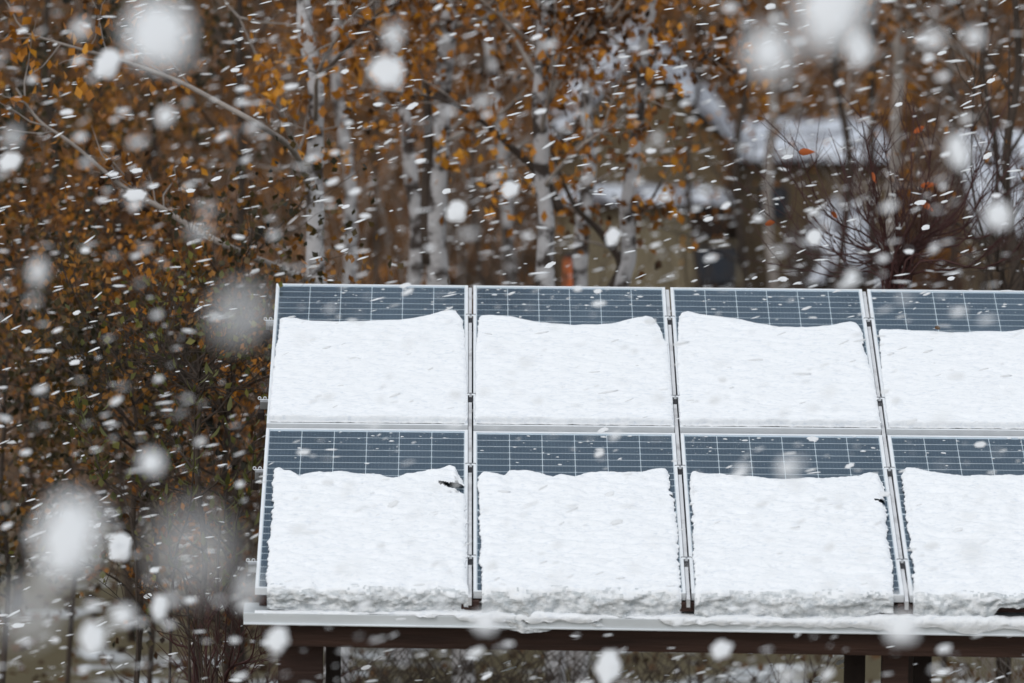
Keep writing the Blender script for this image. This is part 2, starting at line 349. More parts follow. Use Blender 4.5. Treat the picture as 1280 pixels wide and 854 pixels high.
# ------------------------------------------------------------------ snow lying on the panels
OUT = {
 (0, 1): ([(350, 397), (352.5, 396), (364.6, 396), (389, 399.8), (421, 401.4), (461.6, 399.8), (502, 398.7), (529, 394.7), (547.8, 389), (558.6, 386.6), (569.4, 387), (577.5, 398)],
          [(350, 398), (348, 421), (344.5, 434), (341.8, 461), (339, 485.5), (335.8, 528)], [(577.5, 398), (580, 410), (581.5, 434), (583, 460), (584, 528)]),
 (1, 1): ([(599, 396), (602, 393.3), (614, 393.3), (641, 395.2), (662, 399.8), (689, 404), (721, 405.2), (748.6, 404.7), (770, 402.5), (791.7, 397), (807.8, 393.9), (816, 396), (824, 407.3)],
          [(599, 396), (597, 418), (594.5, 434), (593.5, 528)], [(824, 407.3), (828, 418), (829, 423.5), (833.4, 427), (837, 460), (841.5, 528)]),
 (2, 1): ([(849, 394), (852.5, 389.5), (860, 387.6), (875, 391.4), (920, 397), (950, 403.7), (972.5, 407.5), (1010, 408.2), (1040, 405.6), (1062.5, 401), (1070, 402.6), (1077.5, 411)],
          [(849, 394), (846.9, 422.5), (846.5, 450), (850, 535)], [(1077.5, 411), (1079.4, 426), (1077, 430), (1085, 448.7), (1090.6, 467.5), (1098, 512.5), (1100.5, 532)]),
 (3, 1): ([(1098, 413), (1102, 410.5), (1130, 411), (1160, 413), (1190, 415), (1231, 412.4), (1257, 414), (1280, 410.5), (1300, 406), (1314, 408), (1320, 414)],
          [(1098, 413), (1100, 430), (1101, 452), (1102, 467.5), (1111, 535)], [(1320, 414), (1326, 440), (1340, 480), (1352, 535)]),
 (0, 0): ([(341, 589), (343, 585), (350, 584.8), (355, 587.5), (364, 588), (374, 594.4), (383, 591.7), (393, 589), (407, 590), (427.6, 588.2), (451.7, 591.7), (475.8, 592.7), (491.3, 597.9), (506.8, 592.7), (530.9, 589), (548, 584.8), (561.9, 580.6), (568.7, 583.4), (573.9, 592.7)],
          [(341, 589), (341.6, 628.8), (337.5, 663), (334.7, 697.6), (333, 735)], [(573.9, 592.7), (579, 603), (581, 610), (581, 624), (582.5, 632), (583, 738)]),
 (1, 0): ([(597, 594), (602, 590), (608, 590), (618.5, 591.7), (630.5, 594.4), (636, 589), (641, 588), (653, 587.5), (677, 591.7), (690.8, 595.4), (701, 592), (718, 596), (728.6, 592), (752.7, 590), (780, 590), (801, 588.6), (818, 585.8), (831.9, 584.8), (836, 589)],
          [(597, 594), (598.5, 622), (599.6, 663), (600.6, 708), (602, 740)], [(836, 589), (838, 608), (842, 621), (845, 642.6), (847, 668), (849.8, 708), (850.8, 741)]),
 (2, 0): ([(863, 594), (865, 590), (869, 589), (881, 591.7), (908.8, 594.4), (943, 597), (977.7, 598.5), (1005, 598.5), (1032.8, 597), (1053, 596), (1074, 593.4), (1087.8, 591), (1096.5, 591.7), (1101.6, 601)],
          [(863, 594), (862, 622), (865.8, 642.6), (867.5, 697.7), (869, 742)], [(1101.6, 601), (1105, 625), (1106.8, 635.7), (1110, 673.6), (1115.4, 708), (1118, 743)]),
 (3, 0): ([(1127, 592), (1129.5, 587), (1132.6, 584.8), (1143, 584.8), (1160, 588.6), (1184, 592.7), (1212, 594.4), (1246, 593.4), (1280, 593.4), (1310, 591), (1340, 589), (1352, 592), (1358, 600)],
          [(1127, 592), (1128.5, 604.7), (1131, 628.8), (1134, 653), (1137.8, 677), (1141, 708), (1142, 746)], [(1358, 600), (1370, 640), (1385, 690), (1398, 746)]),
}
SKIRT = {0: [(331, 762), (360, 763), (393, 764), (440, 767), (503, 769), (540, 766), (579, 767)],
         1: [(602, 781), (640, 784), (665, 786), (690, 785), (715, 781), (750, 777), (800, 774), (852, 772)],
         2: [(869, 774), (930, 776), (980, 777), (1040, 778), (1060, 772), (1085, 767), (1118, 764)],
         3: [(1142, 782), (1180, 783), (1215, 781), (1237, 776), (1246, 757), (1290, 756), (1340, 757), (1400, 757)]}
CRACK = {0: [((549, 609), (584, 611, 622))], 1: [((836, 622.5), (850, 622, 626))], 2: [((1094, 631), (1110, 630, 637))]}
SLAB = {(0, 1): 'thick snow sheet on the left upper panel, its top edge rising to a peak at the right',
        (1, 1): 'snow sheet on the second upper panel with an evenly hollowed top edge',
        (2, 1): 'snow sheet on the third upper panel, highest at its left corner',
        (3, 1): 'snow sheet on the upper panel at the right edge, nearly level on top',
        (0, 0): 'ragged snow sheet on the left lower panel with a dark crack near its upper right corner',
        (1, 0): 'snow sheet on the second lower panel hanging down over the drip edge in the middle',
        (2, 0): 'snow sheet on the third lower panel with a small notch in its right side',
        (3, 0): 'snow sheet on the lower panel at the right edge, peaked at its left corner'}
for (c, row), (top, lf, rt) in OUT.items():
    TH = .016 if row else .021
    tp = sorted(uvp(x, y, .010) for x, y in top); tu = [a for a, b in tp]; tv = [b for a, b in tp]
    l_ = sorted((uvp(x, y, .006)[::-1] for x, y in lf)); lv = [a for a, b in l_]; lu = [b for a, b in l_]
    r_ = [uvp(x, y, .006)[::-1] for x, y in rt][::-1]; rv = [a for a, b in r_]; ru = [b for a, b in r_]
    rv = list(np.maximum.accumulate(np.array(rv) + np.arange(len(rv)) * 1e-5))
    vb = .112 if row else -2.07
    ul, ur = min(lu), max(ru)
    sk = [(uvp(x, y, -.09)[0], y) for x, y in SKIRT[c]] if row == 0 else None
    NS, NT = 170, 130
    mb = MB(); seed = c * 7.3 + row * 31
    def prof(k, u, v, e):                       # front rows below the slab edge
        pass
    grid = []
    # front part: rows from the lowest edge up to vb
    nf = 16 if row == 0 else 7
    for j in range(-nf, NT + 1):
        t = max(0, j) / NT; line = []
        for i in range(NS + 1):
            s = i / NS
            u_ = lu[0] + s * (ru[0] - lu[0]) if t == 0 else None
            # fixed point for u
            vv = vb + t * (np.interp(ul + s * (ur - ul), tu, tv) - vb)
            for _ in range(2):
                u0 = np.interp(vv, lv, lu); u1 = np.interp(vv, rv, ru)
                u = u0 + s * (u1 - u0)
                vv = vb + t * (np.interp(u, tu, tv) - vb)
            rag = .5 if row else 1.0
            jl = .010 * rag * fb(vv * 26, seed, 1.5) + .010 * rag * noise.noise(Vector((vv * 7, seed, 2)))
            jr = .010 * rag * fb(vv * 26, seed, 8.5) + .008 * rag * noise.noise(Vector((vv * 7, seed, 9)))
            ee = 3.2 * max(0, 1 - s * 12) + 0
            u += jl * max(0, 1 - s * 14) + jr * max(0, 1 - (1 - s) * 14)
            jt = (.010 * rag * fb(u * 22, seed, 4) + .012 * rag * noise.noise(Vector((u * 6, seed, 5)))) * max(0, 1 - (1 - t) * 10)
            vv += jt + (.0035 * rag * noise.noise(Vector((u * 90, seed, 4))) if t > .97 else 0)
            if i in (0, NS): u += .007 * rag * noise.noise(Vector((vv * 110, seed, 4 + i)))
            ds = min(s, 1 - s) * (ur - ul); dt = (1 - t) * (np.interp(u, tu, tv) - vb)
            hs = .35 + .65 * (1 - math.exp(-ds / .012)); ht = .30 + .70 * (1 - math.exp(-dt / .016))
            big = .5 + .5 * noise.noise(Vector((u * 1.3, vv * 1.6, seed)))
            h = TH * (.75 + .45 * big) * hs * ht
            # slack surface: wind ripples running slightly across the slope
            rip = fb(u * 7, vv * 17 + u * 1.5, seed + 3, 5)
            h += (.0095 if row else .0150) * rip * min(1, ds / .03) * min(1, dt / .05 + .1)
            pit = noise.noise(Vector((u * 11, vv * 38, seed + 6))) + (.35 * math.exp(-ds / .05) if not row else .15 * math.exp(-ds / .03))
            if pit > .56: h -= .05 * (pit - .56) * min(1, ds / .03)
            if row: h += .012 * math.exp(-max(0, vv - vb) / .05)
            h = max(h, .0015)
            if j > 0 and not row:
                for (cx0, cy0), (cx1, cya, cyb) in CRACK.get(c, ()):
                    ua, va_ = uvp(cx0, cy0, 0); ub, vt_ = uvp(cx1, cya, 0); _, vb_ = uvp(cx1, cyb, 0)
                    f_ = (u - ua) / (ub - ua)
                    if f_ > 0:
                        up = va_ + (vt_ - va_) * f_ + .006 * noise.noise(Vector((u * 30, 1, c))); lo = va_ + (vb_ - va_) * f_ ** 1.6 + .008 * noise.noise(Vector((u * 30, 4, c)))
                        if lo - .004 < vv < up + .004: h = -.022
            if j < 0:
                k = -j / nf
                if row:
                    vv = vb - .012 * math.sin(k * math.pi / 2) + .007 * fb(u * 20, seed, 6) * k; h = h + .012
                    h = .003 + (h - .003) * math.cos(k * math.pi / 2) ** .8 if k < 1 else .002
                else:
                    ylow = np.interp(u, [a for a, b in sk], [b for a, b in sk])
                    ybase = 741 + (u * 1.6)                                     # photograph row of the panel's lower edge
                    vf = -2.135 - .022 * noise.noise(Vector((u * 5, seed, 7))) - .010 * noise.noise(Vector((u * 17, seed, 7)))
                    drop = (ylow - ybase - 3) / 232.0
                    drop = drop + .006 * fb(u * 12, seed, 3) + .012
                    a = k
                    wv = (1 - (1 - min(1, a * 2.4)) ** 2)
                    vv = vb + (vf - vb) * wv + .020 * fb(u * 14, a * 5, seed + 5) * min(1, a * 3) - (.022 * max(0, drop - .10) / .06 * a if drop > .10 else 0)
                    h0 = h; h = h0 + (-drop - h0) * max(0, (a - .12) / .88) ** 1.0
                    if k < 1 and k > .3: vv += .010 * noise.noise(Vector((u * 16, a * 9, seed)))
            line.append((u, vv, h))
        grid.append(line)
    n1 = NS + 1; nj = len(grid)
    for j, ln in enumerate(grid):
        for i, p in enumerate(ln): mb.v.append(p)
    for j in range(nj - 1):
        for i in range(NS):
            a = j * n1 + i
            if min(mb.v[a][2], mb.v[a + 1][2], mb.v[a + n1][2], mb.v[a + 1 + n1][2]) < -.0219 and j > nf: continue
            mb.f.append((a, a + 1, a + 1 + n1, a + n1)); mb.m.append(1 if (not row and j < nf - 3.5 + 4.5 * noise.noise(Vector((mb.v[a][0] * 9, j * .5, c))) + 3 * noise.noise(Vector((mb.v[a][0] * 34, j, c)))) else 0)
    # walls down to the glass along left, top and right
    ring = [j * n1 for j in range(nj)] + [(nj - 1) * n1 + i for i in range(1, n1)] + [j * n1 + NS for j in range(nj - 2, -1, -1)] + [i for i in range(NS - 1, 0, -1)]
    base = len(mb.v)
    for q in ring:
        u, v, h = mb.v[q]
        back = v < -2.09
        mb.v.append((u, v + (.035 if back else 0), min(h, -.002 if back else .0022) if not back else h))
    for a in range(len(ring)):
        b = (a + 1) % len(ring)
        if min(mb.v[ring[a]][2], mb.v[ring[b]][2]) < -.0219 and mb.v[ring[a]][1] > -2.0: continue
        mb.f.append((ring[b], ring[a], base + a, base + b)); mb.m.append(0)
    o = mb.build('snow_slab', [MT['snow'], MT['shaded_slush']], smooth=True); o.matrix_world = ROOF
    tag(o, SLAB[(c, row)], 'snow', 'snow sheets lying on the panels')
# snow lying along the eave sheet and the drip edge
def ridge(name, pts, label, w=.045, seed=0.):
    mb = MB(); U = [uvp(x, y, -.10)[0] for x, y, h in pts]; Hh = [h for x, y, h in pts]; u0, u1 = U[0], U[-1]; n = int((u1 - u0) / .012); K = 17
    for i in range(n + 1):
        u = u0 + (u1 - u0) * i / n; h = np.interp(u, U, Hh) * (1 + .5 * fb(u * 9, seed, 0)); h = max(h, .002)
        ww = w * (.30 + .70 * min(1, h / .016)) * (1 + .3 * noise.noise(Vector((u * 4, seed, 0))))
        for k in range(K):
            a = math.pi * k / (K - 1)
            yy = ev + .018 - ww * math.cos(a) * (1 if k > K // 2 else .62) + .004 * noise.noise(Vector((u * 20, k, seed))); zz = -.0985 + h * math.sin(a)
            if yy < ev - .006:                  # slush creeping over the lip
                dr = max(0, min(1, h / .02)) * (.012 + .030 * max(0, .5 + noise.noise(Vector((u * 5, seed, 3))) + .5 * noise.noise(Vector((u * 19, seed, 4)))))
                f_ = (ev - .006 - yy) / max(.001, max(.004, ww * .62 - .024)); yy = ev - .0165 - .004 * (1 - f_) - .002 * noise.noise(Vector((u * 30, k, 1))); zz = min(zz, -.096 + h * .4 * (1 - f_)) - dr * min(1, f_)
            mb.v.append((u, yy, zz))
    for i in range(n):
        for k in range(K - 1):
            a = i * K + k; mb.f.append((a, a + 1, a + 1 + K, a + K)); mb.m.append(0)
    o = fall(mb).build(name, MT['snow'], smooth=True); o.matrix_world = ROOF
    return tag(o, label, 'snow')
ridge('snow_ridge', [(318, 770, .0021), (345, 770, .004), (420, 770, .008), (470, 770, .005), (520, 770, .010), (560, 770, .012), (600, 770, .016), (650, 770, .018), (700, 770, .017), (745, 770, .013), (778, 770, .004)], 'thin uneven line of wet snow along the left half of the drip edge', .050, 2)
ridge('snow_ridge', [(780, 775, .001), (830, 775, .012), (900, 775, .016), (1000, 775, .014), (1060, 775, .022), (1120, 775, .032), (1170, 775, .035), (1300, 780, .034), (1345, 780, .03)], 'thicker line of snow along the right half of the drip edge', .058, 5)
mb = MB()
for k in range(420):
    c = rnd.randrange(NCOL); row = rnd.randrange(2); u = c * PITCH + rnd.uniform(.03, 1.01); v = (2.09 if row else -.02) - abs(rnd.gauss(0, .22)); s = rnd.choice((.002, .003, .003, .005, .008)) * rnd.uniform(.6, 1.3)
    if v < (1.7 if row else -.5): continue
    ang = [rnd.uniform(.7, 1.25) for _ in range(7)]
    mb.add([(u + s * ang[i] * math.cos(i * .898) * 1.5, v + s * ang[i] * math.sin(i * .898) * 1.2, -.001) for i in range(7)] + [(u, v, -.001 + s * .5)], [(i, (i + 1) % 7, 7) for i in range(7)])
o = mb.build('glass_specks', MT['flake']); o.matrix_world = ROOF; tag(o, 'specks of snow stuck to the bare glass of the panels', 'snow', kind='stuff')
# crumbs of slid snow on the sheet below the joints
mb = MB()
for k in range(160):
    u = rnd.uniform(0, U1); v = rnd.uniform(ev + .005, ev + .03); s = rnd.uniform(.002, .006)
    p = [Vector((u, v, -.098)) + Vector(d) * s for d in ((1, 0, 0), (0, 1, 0), (-1, 0, 0), (0, -1, 0), (.1, 0, 1.2))]
    mb.add(p, [(0, 1, 4), (1, 2, 4), (2, 3, 4), (3, 0, 4)])
o = mb.build('snow_crumbs', MT['snow']); o.matrix_world = ROOF; tag(o, 'crumbs of snow on the grey eave sheet', 'snow', kind='stuff')

# ------------------------------------------------------------------ vegetation builders
def leaf_object(name, P, D, S, m, parent=None):
    """P centres (n,3), D axis directions (n,3), S lengths; folded four-cornered leaves"""
    n = len(P); D = D / (np.linalg.norm(D, axis=1, keepdims=True) + 1e-9)
    r = nr.normal(size=(n, 3)); A = np.cross(D, r); A /= np.linalg.norm(A, axis=1, keepdims=True) + 1e-9
    N = np.cross(D, A); S = S[:, None]; w = S * nr.uniform(.28, .42, (n, 1))
    fold = N * w * nr.uniform(.2, .6, (n, 1))
    V = np.empty((n, 4, 3)); V[:, 0] = P - D * S * .5; V[:, 1] = P + A * w + fold; V[:, 2] = P + D * S * .5 + N * S * .08; V[:, 3] = P - A * w + fold
    V = V.reshape(-1, 3); b = np.arange(n)[:, None] * 4
    tri = np.concatenate([b + np.array([[0, 1, 2]]), b + np.array([[0, 2, 3]])], 1).reshape(-1).astype(np.int32)
    me = bpy.data.meshes.new(name); me.vertices.add(4 * n); me.vertices.foreach_set('co', V.reshape(-1).astype(np.float32))
    me.loops.add(6 * n); me.loops.foreach_set('vertex_index', tri)
    me.polygons.add(2 * n); me.polygons.foreach_set('loop_start', np.arange(0, 6 * n, 3, dtype=np.int32)); me.polygons.foreach_set('loop_total', np.full(2 * n, 3, np.int32))
    me.materials.append(m); me.update(calc_edges=True)
    return link(bpy.data.objects.new(name, me), parent)
def wobble(p0, d, L, n, amp, grav=0.0, r=rnd):
    pts = [Vector(p0)]; d = Vector(d).normalized()
    for i in range(n):
        d = (d + Vector((r.gauss(0, amp), r.gauss(0, amp), r.gauss(0, amp) + grav))).normalized()
        pts.append(pts[-1] + d * (L / n))
    return pts
def ext_down(pts, Y):                           # carry a traced trunk down to the ground
    a, b = pts[0], pts[1]; g = gz(a.x, Y) - .1; sx = max(-.08, min(.08, (a.x - b.x) / max(.1, b.z - a.z)))
    out_ = []
    if a.z > g + .3:
        k = max(1, int((a.z - g) / 1.0)); 
        for i in range(k): 
            z = g + (a.z - g) * i / k; out_.append(Vector((a.x + sx * (a.z - z), Y, z)))
    return out_ + pts
def tree(label, Y, trunk_px, r0, bark, leaf, nleaf, limbs_px=(), nl=14, top=4.0, spread=1.6, name='tree', cat='tree', group=None, lsize=(.05, .085), low=1.0, Yj=0.0, twigbark=None):
    tr = [at(x, y, Y) for x, y in trunk_px]                     # listed from low to high
    tr = ext_down(tr, Y)
    d = (tr[-1] - tr[-2]).normalized(); d = (d + Vector((0, 0, 1.2))).normalized()
    tr += wobble(tr[-1], d, top, 5, .07)[1:]
    path = smooth_path(tr, 6 if name == 'birch' else 3); N = len(path)
    if name == 'birch': path = [p + Vector((.05 * noise.noise(p * 1.1 + Vector((Y, 0, 0))) + .018 * noise.noise(p * 3.5), 0, 0)) for p in path]
    rad = [r0 * (1 - .85 * (i / (N - 1)) ** 1.3) * (1 + .22 * noise.noise(path[i] * 2.6)) for i in range(N)]
    base = path[0].copy(); t = empty(name, loc=base)
    loc = lambda P: [p - base for p in P]
    tag(t, label, cat, group)
    m = MB(); m.tube(loc(path), rad, 9); m.build('trunk', bark, t, smooth=True)
    tips = []
    tw = MB()
    def twigs(P, r1, cnt, ln):
        for _ in range(cnt):
            k = rnd.randrange(max(1, len(P) // 4), len(P)); q = P[k]
            dd = (P[k] - P[k - 1]).normalized() + Vector((rnd.gauss(0, .6), rnd.gauss(0, .6), rnd.gauss(.1, .5)))
            w = wobble(q, dd, ln * rnd.uniform(.5, 1.2), 4, .18, -.02)
            tw.tube(loc(w), [r1 * (1 - .8 * i / 4) for i in range(5)], 3, cap=False); tips.append(w)
    for L in limbs_px:
        lp = smooth_path([at(x, y, Y + max(L.get('dy', 0) * i, -3.0)) for i, (x, y) in enumerate(L['p'])], 4)
        n_ = len(lp); rr = L['r']
        m = MB(); m.tube(loc(lp), [rr * (1 - .75 * i / (n_ - 1)) * (1 + .2 * noise.noise(lp[i] * 6)) for i in range(n_)], 7); m.build('limb', L.get('bark', bark), t, smooth=True)
        twigs(lp, rr * .28, L.get('tw', 14), .5)
    for _ in range(nl):
        k = rnd.randrange(int(N * .15), N - 2); q = path[k]
        for _t in range(12):
            if q.z - base.z >= low: break
            k = rnd.randrange(k, N - 1); q = path[k]
        a = rnd.uniform(0, 2 * math.pi); dd = Vector((math.cos(a), math.sin(a), rnd.uniform(.25, 1.1)))
        Ln = spread * rnd.uniform(.6, 1.2) * (1 - .4 * k / N)
        w = smooth_path(wobble(q, dd, Ln, 5, .14, .03), 2); n_ = len(w); rr = max(.008, rad[k] * .38)
        m = MB(); m.tube(loc(w), [rr * (1 - .8 * i / (n_ - 1)) for i in range(n_)], 5); m.build('limb', twigbark or bark, t, smooth=True)
        twigs(w, rr * .4, 9, .55)
    if tw.v: tag(tw.build('twigs', twigbark or MT['twig_brown'], t, smooth=True), kind='stuff')
    if nleaf and tips:
        pts = np.array([p - base for w in tips for p in w[1:]])
        # leaves hang in loose clusters on the twigs
        wgt = nr.random(len(pts)) ** 5 + .02; idx = nr.choice(len(pts), nleaf, p=wgt / wgt.sum()); P = pts[idx] + nr.normal(size=(nleaf, 3)) * nr.uniform(.03, .12, (nleaf, 1)) * np.array([1, 1, 1.5])
        D = nr.normal(size=(nleaf, 3)) * .6 + np.array([0, 0, -.8])
        S = nr.uniform(lsize[0], lsize[1], nleaf)
        tag(leaf_object('crown', P, D, S, leaf, t), kind='stuff')
    return t

# ------------------------------------------------------------------ sheds behind the trees
def wbox(name, mt, parent, a, b):
    m = MB(); m.box(a[0], b[0], a[1], b[1], a[2], b[2]); return m.build(name, mt, parent)
HY = 45.0
def prism(pts, y0, y1):                         # outline in x,z pushed from y0 to y1
    m = MB(); n = len(pts)
    m.add([(x, y0, z) for x, z in pts] + [(x, y1, z) for x, z in pts], [tuple(range(n)), tuple(range(n, 2 * n))[::-1]] + [(i, i + n, (i + 1) % n + n, (i + 1) % n) for i in range(n)])
    return m
P = lambda x, y, Y=HY: at(x, y, Y)
hut = empty('garden_hut', loc=(0, 0, 0))
tag(hut, 'olive brown board hut with a steep snowy gable above the third panel', 'hut')
zb = gz(P(800, 300).x, HY) - .2
ap, l0, r0_ = P(802, 78), P(690, 190), P(915, 186)
prism([(ap.x, ap.z - .05), (l0.x + .08, l0.z), (l0.x + .08, zb), (r0_.x - .08, zb), (r0_.x - .08, r0_.z)][::-1], HY + .6, HY + 4.5).build('wall', MT['brownwood'], hut)
for sgn, q in ((-1, l0), (1, r0_)):
    dx, dz = q.x - ap.x, q.z - ap.z; th = .07
    prism([(ap.x, ap.z), (q.x + dx * .08, q.z + dz * .08), (q.x + dx * .08, q.z + dz * .08 + th), (ap.x, ap.z + th)], HY + .35, HY + 4.8).build('roof', MT['darkwood'], hut)
def slab_snow(ring_pts, y0, y1, label, name='roof_snow', th=.22, seed=1.):
    (ax, az), (bx_, bz) = ring_pts; mb = MB(); NX, NY = 26, 10
    for j in range(NY + 1):
        for i in range(NX + 1):
            s, t = i / NX, j / NY
            e = min(1, 6 * min(s, 1 - s) + .15) * min(1, 6 * min(t, 1 - t) + .35)
            mb.v.append((ax + (bx_ - ax) * s, y0 + (y1 - y0) * t - .04 * noise.noise(Vector((s * 7, t * 3, seed))), az + (bz - az) * s + th * e * (1 + .35 * noise.noise(Vector((s * 8, t * 5, seed))))))
    for j in range(NY):
        for i in range(NX):
            a = j * (NX + 1) + i; mb.f.append((a, a + 1, a + NX + 2, a + NX + 1)); mb.m.append(0)
    b = len(mb.v)
    for i in range(NX + 1): s = i / NX; mb.v.append((ax + (bx_ - ax) * s, y0, az + (bz - az) * s + .002))
    for i in range(NX): mb.f.append((i + 1, i, b + i, b + i + 1)); mb.m.append(0)
    return tag(mb.build(name, MT['oldsnow'], smooth=True), label, 'snow')
dx, dz = r0_.x - ap.x, r0_.z - ap.z
slab_snow(((ap.x, ap.z + .07), (r0_.x + dx * .08, r0_.z + dz * .08 + .07)), HY + .32, HY + 4.7, 'snow on the right slope of the hut gable, running down to the right', th=.10)
dx, dz = l0.x - ap.x, l0.z - ap.z
slab_snow(((ap.x, ap.z + .07), (l0.x + dx * .08, l0.z + dz * .08 + .07)), HY + .32, HY + 4.7, 'snow on the left slope of the hut gable behind the birches', th=.012, seed=4.)
# lean-to in front of the gable
a0, a1 = P(704, 252, HY - .6), P(912, 250, HY - .6)
wbox('lean_to_roof', MT['darkwood'], hut, (a0.x, HY - .75, a0.z - .06), (a1.x, HY + .6, a0.z))
x = a0.x + .05; k = 0
while x < a1.x - .08:
    w = .118 + .02 * math.sin(k * 2.1)
    x1 = min(x + w, a1.x - .05); px = 704 + (x - a0.x) / (a1.x - a0.x) * 208
    if 862 < px < 915: zt = P(800, 372, HY - .6).z
    else: zt = a0.z - .062
    wbox('board', MT['olivewood'], hut, (x, HY - .60 - (k % 3) * .006, zb), (x1 - .012, HY - .57, zt)); x = x1; k += 1
wbox('board_backing', MT['darkwood'], hut, (a0.x + .05, HY - .565, zb), (a1.x - .05, HY - .53, a0.z - .062))
w0, w1 = P(869, 306, HY - .6), P(922, 354, HY - .6)
wf = empty('window', loc=(0, 0, 0)); wf.parent = hut
wbox('pane', MT['window'], wf, (w0.x, HY - .62, w1.z), (w1.x, HY - .605, w0.z))
for q in ((w0.x - .04, w0.x, w1.z - .04, w0.z + .04), (w1.x, w1.x + .06, w1.z - .04, w0.z + .04), (w0.x, w1.x, w0.z, w0.z + .04)):
    wbox('window_frame', MT['olivewood'], wf, (q[0], HY - .64, q[2]), (q[1], HY - .60, q[3]))
slab_snow(((a0.x - .02, a0.z + .002), (a1.x + .02, a0.z + .004)), HY - .78, HY + .5, 'level band of snow on the lean-to roof of the hut', th=.10, seed=9.)
# long low shed on the right with a snow covered roof
def shed(label, x0p, x1p, yr, ye, Y, wall, slabel, holes=()):
    t = empty('shed', loc=(0, 0, 0)); tag(t, label, 'shed')
    e0_, e1_ = P(x0p, ye, Y), P(x1p, ye, Y)
    # pitched roof: eave at Y, ridge 3 m behind
    rz = P(x0p, yr, Y + 3.0).z; ez = e0_.z
    g = gz(e0_.x, Y) - .4
    wbox('wall', wall, t, (e0_.x + .06, Y + .15, g), (e1_.x - .06, Y + 2.8, ez - .06))
    m = MB(); m.add([(e0_.x, Y, ez - .06), (e1_.x, Y, ez - .06), (e1_.x, Y + 3, rz - .06), (e0_.x, Y + 3, rz - .06), (e0_.x, Y, ez), (e1_.x, Y, ez), (e1_.x, Y + 3, rz), (e0_.x, Y + 3, rz)],
                    [(0, 3, 2, 1), (4, 5, 6, 7), (0, 1, 5, 4), (1, 2, 6, 5), (2, 3, 7, 6), (3, 0, 4, 7)])
    m.build('roof', MT['darkwood'], t)
    mb = MB(); NX, NY = 40, 12
    for j in range(NY + 1):
        for i in range(NX + 1):
            s, q = i / NX, j / NY; e = min(1, 9 * min(s, 1 - s) + .1) * min(1, 5 * min(q, 1 - q) + .25)
            mb.v.append((e0_.x + (e1_.x - e0_.x) * s, Y - .03 + 3.03 * q, ez + .003 + (rz - ez) * q + .16 * e * (1 + .4 * noise.noise(Vector((s * 12, q * 4, x0p))))))
    for j in range(NY):
        for i in range(NX):
            a = j * (NX + 1) + i; mb.f.append((a, a + 1, a + NX + 2, a + NX + 1)); mb.m.append(0)
    b = len(mb.v)
    for i in range(NX + 1): mb.v.append((e0_.x + (e1_.x - e0_.x) * i / NX, Y - .03, ez + .001))
    for i in range(NX): mb.f.append((i + 1, i, b + i, b + i + 1)); mb.m.append(0)
    tag(mb.build('roof_snow', MT['oldsnow'], smooth=True), slabel, 'snow')
    for hx0, hx1, hy0, hy1 in holes:
        a, b_ = P(hx0, hy0, Y), P(hx1, hy1, Y); wbox('window', MT['window'], t, (a.x, Y + .12, b_.z), (b_.x, Y + .145, a.z))
    return t
shed('low brown shed with a snow covered roof behind the bare red bush', 918, 1118, 158, 200, 46, MT['brownwood'], 'snow blanket on the shed roof right of the hut, behind the red twigs', ((950, 985, 235, 275),))
shed('low shed at the right edge with a deep snow covered roof', 1218, 1345, 168, 292, 40, MT['brownwood'], 'snow blanket on the roof at the right edge of the picture')
# snow bank on the ground behind the red bush
mb = MB(); c0 = P(1052, 262, 38); NX, NY = 24, 10
for j in range(NY + 1):
    for i in range(NX + 1):
        s, t = i / NX * 2 - 1, j / NY * 2 - 1; r2 = s * s + t * t
        mb.v.append((c0.x + s * .42, 38 + t * 1.2, c0.z - .42 + .52 * max(-.4, 1 - r2) * (1 + .3 * noise.noise(Vector((s * 3, t * 3, 2))))))
for j in range(NY):
    for i in range(NX):
        a = j * (NX + 1) + i; mb.f.append((a, a + 1, a + NX + 2, a + NX + 1)); mb.m.append(0)
bank = empty('log_pile', loc=(0, 0, 0)); tag(bank, 'long pile of logs behind the red bush, under a cap of snow', 'log pile')
zg = gz(c0.x, 38); zt = c0.z - .30; rr = .085; ny = int((zt - zg) / (rr * 1.75))
LOG = MB(); LOG.tube([(0, -1.0, 0), (0, 1.0, 0)], rr * .98, 10); LOGM = LOG.build('log', [MT['bark_dark']], mesh_only=True)
for j in range(ny):
    for i in range(6 - (j % 2)):
        o = bpy.data.objects.new('log', LOGM); o.location = (c0.x - .45 + (i + .5 * (j % 2)) * rr * 2.02, 38 + rnd.uniform(-.05, .05), zt - rr - j * rr * 1.75); link(o, bank)
tag(mb.build('snow_blanket', MT['oldsnow'], smooth=True), 'rounded snow cap on the log pile behind the red bush', 'snow')
# orange marker post
o0, o1 = at(712, 322, 30), at(712, 380, 30)
mp = empty('marker_post', loc=(o0.x, 30, gz(o0.x, 30)))
tag(mp, 'slim orange marker post with a dark cap above the second upper panel', 'post')
hgt = o0.z - gz(o0.x, 30); m = MB(); m.tube([(0, 0, 0), (0, 0, hgt)], .048, 12); m.build('shaft', MT['orange'], mp, smooth=True)
m = MB(); m.tube([(0, 0, hgt + .001), (0, 0, hgt + .05), (0, 0, hgt + .065)], [.058, .056, .02], 12); m.build('cap', MT['black'], mp)

